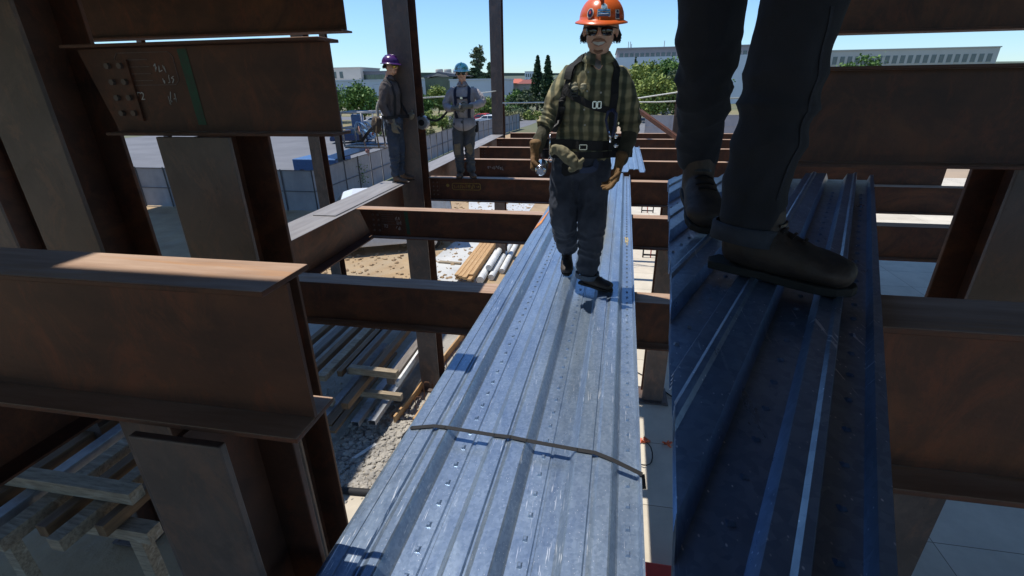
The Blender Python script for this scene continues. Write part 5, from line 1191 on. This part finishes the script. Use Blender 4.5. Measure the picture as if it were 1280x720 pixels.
k.limb([(nb+V((-.03, -.052, -.018)), .018, .006), (nb+V((0, -.066, -.04)), .022, .006), (nb+V((.008, -.072, -.062)), .008, .004)], ref=(1, 0, 0), n=10); k.build('undershirt', mat('grey_tee', (.32, .31, .31), rough=.9), sh, smooth=True)
# belt, pouch with gloves, leg straps, cable
k = MB(); ps = []
for i in range(29):
    an = 2*math.pi*i/28; c = V((-.122, 3.257, 1.005)); q_ = c+V((math.cos(an)*.3, math.sin(an)*.3, .01*math.sin(an))); p, n_, _, _ = bv.find_nearest(q_); ps.append(V((p.x, p.y, 1.005+.006*math.sin(an*2)))+V((n_.x, n_.y, 0))*.006)
for a, b_ in zip(ps[:-1], ps[1:]): k.bar(a, b_, .006, .058)
k.build('work_belt', black, t1)
k = MB(); ps2 = [V((p.x-.122*0, p.y, .945))+((V((p.x+.122, p.y-3.257, 0))).normalized()*.006) for p in ps]
for a, b_ in zip(ps2[:-1], ps2[1:]): k.bar(a, b_, .005, .040)
k.build('trouser_belt', black, t1)
c = at_y(729, 184, 3.085); k = MB()
for a, b_ in (((-.022, -.014), (.022, -.014)), ((.022, -.014), (.022, .014)), ((.022, .014), (-.022, .014)), ((-.022, .014), (-.022, -.014))): k.bar(c+V((a[0], 0, a[1])), c+V((b_[0], 0, b_[1])), .005, .005)
k.build('belt_buckle', silver, t1)
k = MB(); P_ = lambda x, y, Y=3.06: at_y(x, y, Y)
k.limb([(P_(693, 186), .028, .020), (P_(702, 190), .036, .026), (P_(712, 198), .038, .028), (P_(720, 206), .032, .026), (P_(726, 207), .018, .018)], ref=(0, 0, 1), n=14)
k.limb([(P_(713, 196, 3.04), .022, .02), (P_(718, 208, 3.04), .024, .02), (P_(712, 212, 3.04), .016, .014)], ref=(1, 0, 0), n=12)
k.limb([(P_(722, 206, 3.05), .014, .012), (P_(729, 199, 3.05), .008, .008)], ref=(1, 0, 0), n=10)
k.limb([(P_(693, 184, 3.05), .018, .016), (P_(689, 192, 3.05), .012, .012)], ref=(1, 0, 0), n=10)
pm_ = mat('pale_tan_gloves', (.25, .225, .14), (.17, .15, .09), 16, .9, 0, .4, 100, .002)
fuse(k, .0045, 'bundled_gloves', pm_, t1, 2, disp=lambda c: .005*(1-2*abs(noise.noise(c*26))))
k = MB(); k.tube([P_(688, 168), P_(687, 180), P_(687, 192), P_(689, 199)], .006, 8); k.build('strap_hook', silver, t1, smooth=True)
k = MB(); cc = P_(688, 199); k.tube([cc+V((.012*math.cos(a), 0, .016*math.sin(a))) for a in [i*.5 for i in range(14)]], .003, 6); k.build('d_ring', silver, t1, smooth=True)
navy = mat('navy_cable', (.02, .03, .09), (.015, .02, .05), 30, .4)
k = MB(); k.tube([P_(766, 137, 3.02), P_(760, 140, 3.02), P_(757.5, 150, 3.02), P_(760, 163, 3.02), P_(763, 172, 3.02)], .008, 8); k.build('lanyard_loop', navy, t1, smooth=True)
k = MB(); k.tube([P_(766, 137, 3.02), P_(770, 142, 3.02), P_(769, 156, 3.02), P_(765, 172, 3.02)], .010, 8); k.build('lanyard_loop', navy, t1, smooth=True)
k = MB(); k.tube([P_(762, 164, 3.0), P_(763, 178, 3.0)], .0065, 8); k.ball(P_(770, 170, 3.0), (.012, .008, .016)); k.ball(P_(770, 182, 3.02), (.014, .008, .012)); k.build('carabiner', silver, t1, smooth=True)
pb_ = H1['pbvh']
ribbon('leg_strap', [at_y(x, y, 3.0) for x, y in ((768, 200), (758, 212), (744, 222), (730, 224))], .04, .003, mat('blue_webbing', (.03, .05, .11), rough=.7), t1, pb_, .008)
ribbon('leg_strap', [at_y(x, y, 3.0) for x, y in ((688, 205), (700, 214), (714, 222), (722, 228))], .035, .003, black, t1, pb_, .006)
# turned up cuff
k = MB(); cc = V((-.058, 3.265, .085)); 
for i in range(24):
    a0, a1 = i*6.2832/24, (i+1)*6.2832/24; k.bar(cc+V((math.cos(a0)*.082, math.sin(a0)*.088, .004*math.sin(a0*2))), cc+V((math.cos(a1)*.082, math.sin(a1)*.088, .004*math.sin(a1*2))), .007, .034)
k.build('turned_cuff', mat('pale_denim', (.10, .125, .17), (.07, .09, .12), 20, .85), H1['pants'])
# steel bottle in the left hand
bc = V((-.415+.05, 3.0, .875)); t = thing('steel_bottle', 'shiny steel bottle held end-on in the glove of the smiling worker', 'bottle', bc)
k = MB(); k.tube([bc+V((-.01, .12, .01)), bc+V((-.008, .10, .008)), bc+V((0, -.02, 0)), bc+V((0, -.055, 0)), bc+V((0, -.063, 0))], [.034, .037, .037, .034, .026], 20); k.build('flask', silver, t, smooth=True)
k = MB(); k.tube([bc+V((0, -.0635, 0)), bc+V((0, -.082, -.002))], .021, 16); k.build('cap', silver, t)

# ---- the two workers standing on the steel
def standing(root, yaw, sc):
    c_, s_ = math.cos(yaw), math.sin(yaw)
    return lambda p: V((root[0]+(p.x*c_-p.y*s_)*sc, root[1]+(p.x*s_+p.y*c_)*sc, root[2]+p.z*sc))
TOR = [((0, .01, .93), .165, .115), ((0, .01, 1.06), .165, .115), ((0, .005, 1.20), .175, .12), ((0, 0, 1.33), .192, .125), ((0, .005, 1.43), .178, .102), ((0, .01, 1.495), .10, .078), ((0, .0, 1.53), .072, .064)]
LEGS = [dict(j=[((-.09, .01, .90), .102), ((-.10, 0, .70), .090), ((-.105, -.01, .48), .076), ((-.108, .01, .28), .068), ((-.11, .02, .12), (.064, .068))], foot=((-.115, .06, .001), (-.14, -.22, .001))),
        dict(j=[((.09, .01, .90), .102), ((.10, .01, .70), .090), ((.105, .0, .48), .076), ((.108, .02, .28), .068), ((.11, .03, .12), (.064, .068))], foot=((.115, .07, .001), (.15, -.20, .001)))]
purple = mat('purple_hard_hat', (.075, .02, .13), (.06, .015, .10), 5, .25, 0, .04)
teal = mat('teal_silver_hard_hat', (.10, .50, .40), (.55, .66, .62), 7, .22, .5, .06)
charcoal = mat('charcoal_work_shirt', (.115, .095, .090), (.075, .062, .060), 9, .9, 0, .3, 90, .003)
lightgrey = mat('light_grey_work_shirt', (.42, .38, .38), (.32, .29, .295), 9, .9, 0, .3, 90, .003)
greyg = mat('grey_tan_glove', (.21, .19, .145), (.13, .12, .095), 14, .9, 0, .4, 90, .003)
ylens = mat('yellow_mirror_lens', (.75, .52, .08), rough=.12, metal=.6, bst=0)
yaw = R(84)
rg = V((-3.27, 7.50, ZB+.001)); Tg = standing(rg, yaw, 1.02)
WG = dict(yaw=yaw, hyaw=-.12, torso=TOR, neck=(0, 0, 1.545), head=(0, -.045, 1.69), hs=1.06, hpitch=.05, hatm=purple, lens=ylens, beard=2, hair=hairm, hlen=.012, seed=5, bv=.007,
    shirtm=charcoal, pantm=denim_mid, bootm=boot_tan, glovem=greyg, underm=charcoal, pelvis=((0, .01, .93), (.170, .135, .115)),
    arms=[dict(j=[(-.20, .0, 1.42), (-.245, .02, 1.14), (-.20, -.10, .90)], sleeve=[((-.155, .005, 1.435), .066), ((-.215, .01, 1.32), .064), ((-.245, .02, 1.16), .056), ((-.232, -.02, 1.04), .050), ((-.21, -.08, .93), .042)], d=(.05, -.12, -1), pn=(1, 0, 0), th=(0, -1, 0), curl=.55),
          dict(j=[(.20, .0, 1.42), (.25, -.02, 1.14), (.16, -.20, 1.02)], sleeve=[((.155, .005, 1.435), .066), ((.215, .0, 1.32), .064), ((.25, -.02, 1.16), .056), ((.215, -.10, 1.08), .050), ((.17, -.18, 1.03), .042)], d=(-.4, -.8, -.3), pn=(-1, 0, 0), th=(0, 0, 1), curl=.7)],
    legs=LEGS)
HG = worker('standing worker in a purple hard hat and charcoal shirt, at the tall column', rg, Tg, WG)
def strap_l(H, Tm, name, pts, w_, m, off=.006, key='bvh', th=.003): return ribbon(name, [Tm(V(p)) for p in pts], w_, th, m, H['t'], H[key], off)
for H, Tm, hm in ((HG, Tg, black),):
    for sx in (-1, 1):
        strap_l(H, Tm, 'harness_strap', [(sx*.07, .11, 1.05), (sx*.06, .13, 1.3), (sx*.10, .06, 1.50), (sx*.105, -.06, 1.48), (sx*.11, -.15, 1.3), (sx*.11, -.14, 1.0)], .044, hm)
def hip_belt(H, Tm, z, r, m, name='work_belt', h_=.05):
    k = MB(); ps = []
    for i in range(25):
        a = 2*math.pi*i/24; q_ = Tm(V((.3*math.cos(a), .3*math.sin(a), z))); p, n_, _, _ = H['bvh'].find_nearest(q_); ps.append(V((p.x+n_.x*.006, p.y+n_.y*.006, q_.z)))
    for a, b_ in zip(ps[:-1], ps[1:]): k.bar(a, b_, .006, h_)
    return k.build(name, m, H['t'])
hip_belt(HG, Tg, .99, 0, black)
# tool bag, webbing and hanging loop on the back hip
bagm = mat('brown_tool_leather', (.10, .075, .055), (.06, .045, .035), 12, .8, 0, .4, 60, .004)
def LG(x, y, z): return Tg(V((x, y, z)))
k = MB(); k.limb([(LG(-.19, .17, .97), .075, .055), (LG(-.20, .19, .88), .085, .065), (LG(-.20, .19, .79), .065, .05)], ref=(1, 0, 0)); fuse(k, .007, 'tool_bag', bagm, HG['t'], 2, disp=lambda c: .006*noise.noise(c*22))
k = MB(); k.limb([(LG(-.10, .16, 1.22), .020, .016), (LG(-.11, .20, 1.10), .026, .02), (LG(-.12, .19, 1.0), .020, .016)], ref=(1, 0, 0)); fuse(k, .005, 'white_rope_pouch', mat('dirty_white_canvas', (.5, .49, .44), (.35, .34, .3), 20, .9), HG['t'], 2)
for i, (x, z0, z1, m) in enumerate(((-.22, 1.02, .62, black), (-.17, 1.0, .70, silver), (-.24, .98, .55, mat('tan_webbing', (.24, .17, .10), rough=.9)))):
    k = MB(); k.tube([LG(x, .06+.05*i, z0), LG(x-.02, .07+.05*i, (z0+z1)/2), LG(x-.01, .06+.05*i, z1)], .011, 6); k.build('hanging_tool', m, HG['t'], smooth=True)
k = MB(); pts = [LG(-.22, .14, .92)]+[LG(-.26, .22+.24*math.sin(a*.9)**1, .90-.24*math.sin(a)-.02) for a in (.5, .9, 1.3, 1.7)]+[LG(-.25, .46, .74), LG(-.22, .52, .80), LG(-.20, .50, .86)]
sm = []
for a, b_ in zip(pts[:-1], pts[1:]): k.bar(a, b_, .008, .045, (1, 0, 0))
k.build('hanging_lanyard', black, HG['t'])
k = MB(); k.tube([LG(-.21, .50, .86), LG(-.24, .47, .72), LG(-.24, .40, .60), LG(-.25, .36, .42)], .006, 6); k.ball(LG(-.24, .38, .50), (.035, .035, .04)); k.build('tag_line', mat('faded_red_tape', (.42, .22, .20), rough=.8), HG['t'], smooth=True)
# worker with the teal hat
r2 = V((-2.25, 7.965, ZB+.001)); y2 = R(6); T2_ = standing(r2, y2, .955)
LEGS2 = [dict(j=[((-.10, .01, .90), .105), ((-.115, -.02, .70), .094), ((-.12, -.04, .48), .080), ((-.115, -.01, .28), .072), ((-.11, .01, .12), (.066, .07))], foot=((-.105, .05, .001), (-.12, -.22, .001))),
         dict(j=[((.085, .01, .90), .105), ((.075, .01, .70), .094), ((.065, .0, .48), .078), ((.07, .02, .28), .070), ((.075, .03, .12), (.066, .07))], foot=((.065, .06, .001), (.17, -.19, .001)))]
W2 = dict(yaw=y2, hyaw=.05, torso=TOR, neck=(0, 0, 1.545), head=(.0, -.03, 1.695), hs=1.03, hatm=teal, hair=hairm, hlen=.012, seed=8, bv=.007, hpitch=.03,
    shirtm=lightgrey, pantm=greypants, bootm=boot_tan, glovem=greyg, underm=lightgrey, pelvis=((0, .01, .93), (.172, .135, .115)),
    arms=[dict(j=[(-.20, .0, 1.42), (-.30, -.02, 1.17), (-.09, -.25, 1.165)], sleeve=[((-.155, .005, 1.435), .068), ((-.235, .0, 1.34), .068), ((-.295, -.02, 1.21), .060), ((-.23, -.12, 1.165), .054), ((-.14, -.21, 1.165), .046)], d=(1, -.35, .0), pn=(0, .9, -.2), th=(0, .2, 1), curl=.7),
          dict(j=[(.20, .0, 1.42), (.34, -.02, 1.24), (.12, -.26, 1.195)], sleeve=[((.155, .005, 1.435), .068), ((.245, .0, 1.36), .068), ((.325, -.02, 1.26), .060), ((.25, -.13, 1.22), .054), ((.16, -.23, 1.20), .046)], d=(-1, -.2, -.05), pn=(0, .9, -.2), th=(0, .2, 1), curl=.7)],
    legs=LEGS2)
H2 = worker('worker in a teal silver hard hat and light grey shirt with hands clasped', r2, T2_, W2)
nv_ = mat('navy_harness_webbing', (.012, .016, .04), rough=.75)
for sx in (-1, 1): strap_l(H2, T2_, 'harness_strap', [(sx*.07, .11, 1.05), (sx*.07, .12, 1.3), (sx*.10, .05, 1.50), (sx*.115, -.06, 1.48), (sx*.12, -.15, 1.3), (sx*.12, -.14, 1.0)], .050, nv_)
strap_l(H2, T2_, 'chest_strap', [(-.12, -.15, 1.33), (0, -.16, 1.32), (.12, -.15, 1.33)], .032, nv_, .009)
k = MB(); p, n_, _, _ = H2['bvh'].find_nearest(T2_(V((.0, -.2, 1.32)))); k.bar(p+V((-.02, -.016, 0)), p+V((.02, -.016, 0)), .008, .03); k.build('chest_buckle', silver, H2['t'])
# shirt tails over the trousers, in two pointed halves
tl = MB()
for sx in (-1, 1):
    n_ = 10
    for i in range(n_+1):
        a = (i/n_)*1.5*sx; hz = .80+.10*abs(math.sin(a*1.05))**2-.0*abs(a)
        for z, f_ in ((1.0, 1.03), (.90, 1.16), (hz, 1.20)): q_ = T2_(V((.178*f_*math.sin(a+.03*sx), .01-.133*f_*math.cos(a), z))); tl.v.append(q_)
    b0 = len(tl.v)-3*(n_+1)
    for i in range(n_):
        for c in range(2): tl.f.append([b0+i*3+c, b0+i*3+3+c, b0+i*3+4+c, b0+i*3+1+c]); tl.mi.append(0)
o = tl.build('shirt_tail', lightgrey, H2['shirt'], smooth=True); sd = o.modifiers.new('s', 'SOLIDIFY'); sd.thickness = .005
k = MB(); k.limb([(T2_(V((.19, .03, .93))), .035, .03), (T2_(V((.20, .03, .84))), .04, .03), (T2_(V((.195, .03, .78))), .03, .025)], ref=(1, 0, 0)); fuse(k, .006, 'hip_pouch', black, H2['t'], 1)
k = MB(); k.bar(T2_(V((-.17, .06, 1.0))), T2_(V((-.22, .05, .55))), .02, .035); k.build('side_strap', black, H2['t'])
k = MB(); k.tube([T2_(V((-.02, -.29, 1.18))), T2_(V((.0, -.34, 1.24))), T2_(V((.02, -.34, 1.22)))], [.018, .014, .01], 8); k.build('cloth_in_hand', whitep, H2['t'], smooth=True)
# knee patches
for (x, z) in ((-.12, .50), (.065, .50)):
    ribbon('knee_patch', [T2_(V((x, -.2, z+.09))), T2_(V((x, -.2, z-.10)))], .10, .003, mat('tan_knee_patch', (.27, .20, .12), (.17, .13, .085), 16, .9), H2['pants'], H2['pbvh'], .003)

near_denim = mat('shade_dark_denim', (.013, .016, .024), (.007, .009, .014), 9, .9, 0, .5, 260, .0015, c3=(.022, .025, .032))  # jeans colour darkened to stand for the shade of the near bay
# ---- the worker standing close by on the raised decking (mostly above the picture)
r3 = V((.30, 1.0, .9985)); T3 = lambda p: p
def A(x, y, z): return (x, y, z)
Z3 = 1.0
W3 = dict(fold=.55, torso=[((.27, 1.12, Z3+.93), .18, .13), ((.27, 1.12, Z3+1.06), .182, .125), ((.27, 1.11, Z3+1.20), .188, .13), ((.27, 1.10, Z3+1.33), .196, .13), ((.27, 1.105, Z3+1.43), .180, .105), ((.27, 1.10, Z3+1.495), .11, .08), ((.27, 1.09, Z3+1.53), .074, .066)],
    neck=(.27, 1.09, Z3+1.545), head=(.27, 1.05, Z3+1.69), hs=1.05, hatm=mat('white_hard_hat', (.7, .7, .68), rough=.3), hair=hairm, hlen=.02, seed=3, bv=.008,
    shirtm=charcoal, pantm=near_denim, bootm=boot, glovem=glovem, underm=charcoal, pelvis=((.27, 1.12, Z3+.91), (.180, .135, .12)),
    arms=[dict(j=[(.07, 1.10, Z3+1.42), (.02, 1.12, Z3+1.14), (.05, 1.02, Z3+.92)], sleeve=[((.115, 1.1, Z3+1.435), .066), ((.055, 1.11, Z3+1.32), .064), ((.02, 1.12, Z3+1.16), .056), ((.035, 1.07, Z3+1.02), .046)], d=(.05, -.1, -1), pn=(1, 0, 0), th=(0, -1, 0), curl=.5),
          dict(j=[(.47, 1.10, Z3+1.42), (.52, 1.12, Z3+1.14), (.49, 1.02, Z3+.92)], sleeve=[((.425, 1.1, Z3+1.435), .066), ((.485, 1.11, Z3+1.32), .064), ((.52, 1.12, Z3+1.16), .056), ((.505, 1.07, Z3+1.02), .046)], d=(-.05, -.1, -1), pn=(-1, 0, 0), th=(0, -1, 0), curl=.5)],
    legs=[dict(j=[((.19, 1.16, Z3+.88), .108), ((.20, 1.20, Z3+.68), .080), ((.215, 1.24, Z3+.47), .068), ((.245, 1.36, Z3+.29), .058), ((.262, 1.44, Z3+.165), (.054, .055))], foot=((.262, 1.49, Z3+.055), (.275, 1.235, Z3-.002))),
          dict(j=[((.345, 1.10, Z3+.88), .108), ((.335, 1.06, Z3+.68), .080), ((.318, 1.01, Z3+.47), .068), ((.305, 1.00, Z3+.28), .059), ((.292, .995, Z3+.105), (.056, .060))], foot=((.245, 1.02, Z3), (.475, .885, Z3)))])
H3 = worker('close worker in dark cuffed jeans and black boots on the shaded decking at the right', r3, T3, W3)
k = MB(); cc = V((.294, .996, Z3+.085)); n_ = 32
for z, r_ in ((-.017, .062), (-.016, .066), (.016, .066), (.018, .060)):
    for i in range(n_): a_ = i*6.2832/n_; w_ = 1+.03*math.sin(a_*3+z*60); k.v.append(cc+V((math.cos(a_)*r_*w_, math.sin(a_)*(r_+.004)*w_, z+.003*math.sin(a_*2))))
for c in range(3):
    for i in range(n_): k.f.append([c*n_+i, c*n_+(i+1) % n_, (c+1)*n_+(i+1) % n_, (c+1)*n_+i]); k.mi.append(0)
k.build('turned_cuff', mat('shade_dark_cuff_denim', (.035, .042, .058), (.02, .025, .036), 20, .9, 0, .4, 260, .0015), H3['pants'], smooth=True)  # cuff colour darkened for shade, like the jeans
seam = mat('seam_thread', (.022, .026, .038), (.012, .015, .022), 200, .9)
def seam3(px):
    P3 = []
    for x, y in px:
        l_, n_, _, _ = H3['pbvh'].ray_cast(V((0, 0, EYE)), V(ray(x, y)).normalized())
        if l_ is not None: P3.append(l_)
    if len(P3) > 1: ribbon('seam', P3, .006, .0012, seam, H3['pants'], H3['pbvh'], .0008, 8)
seam3([(1040, 8), (1028, 60), (1012, 130), (995, 190), (972, 250)])
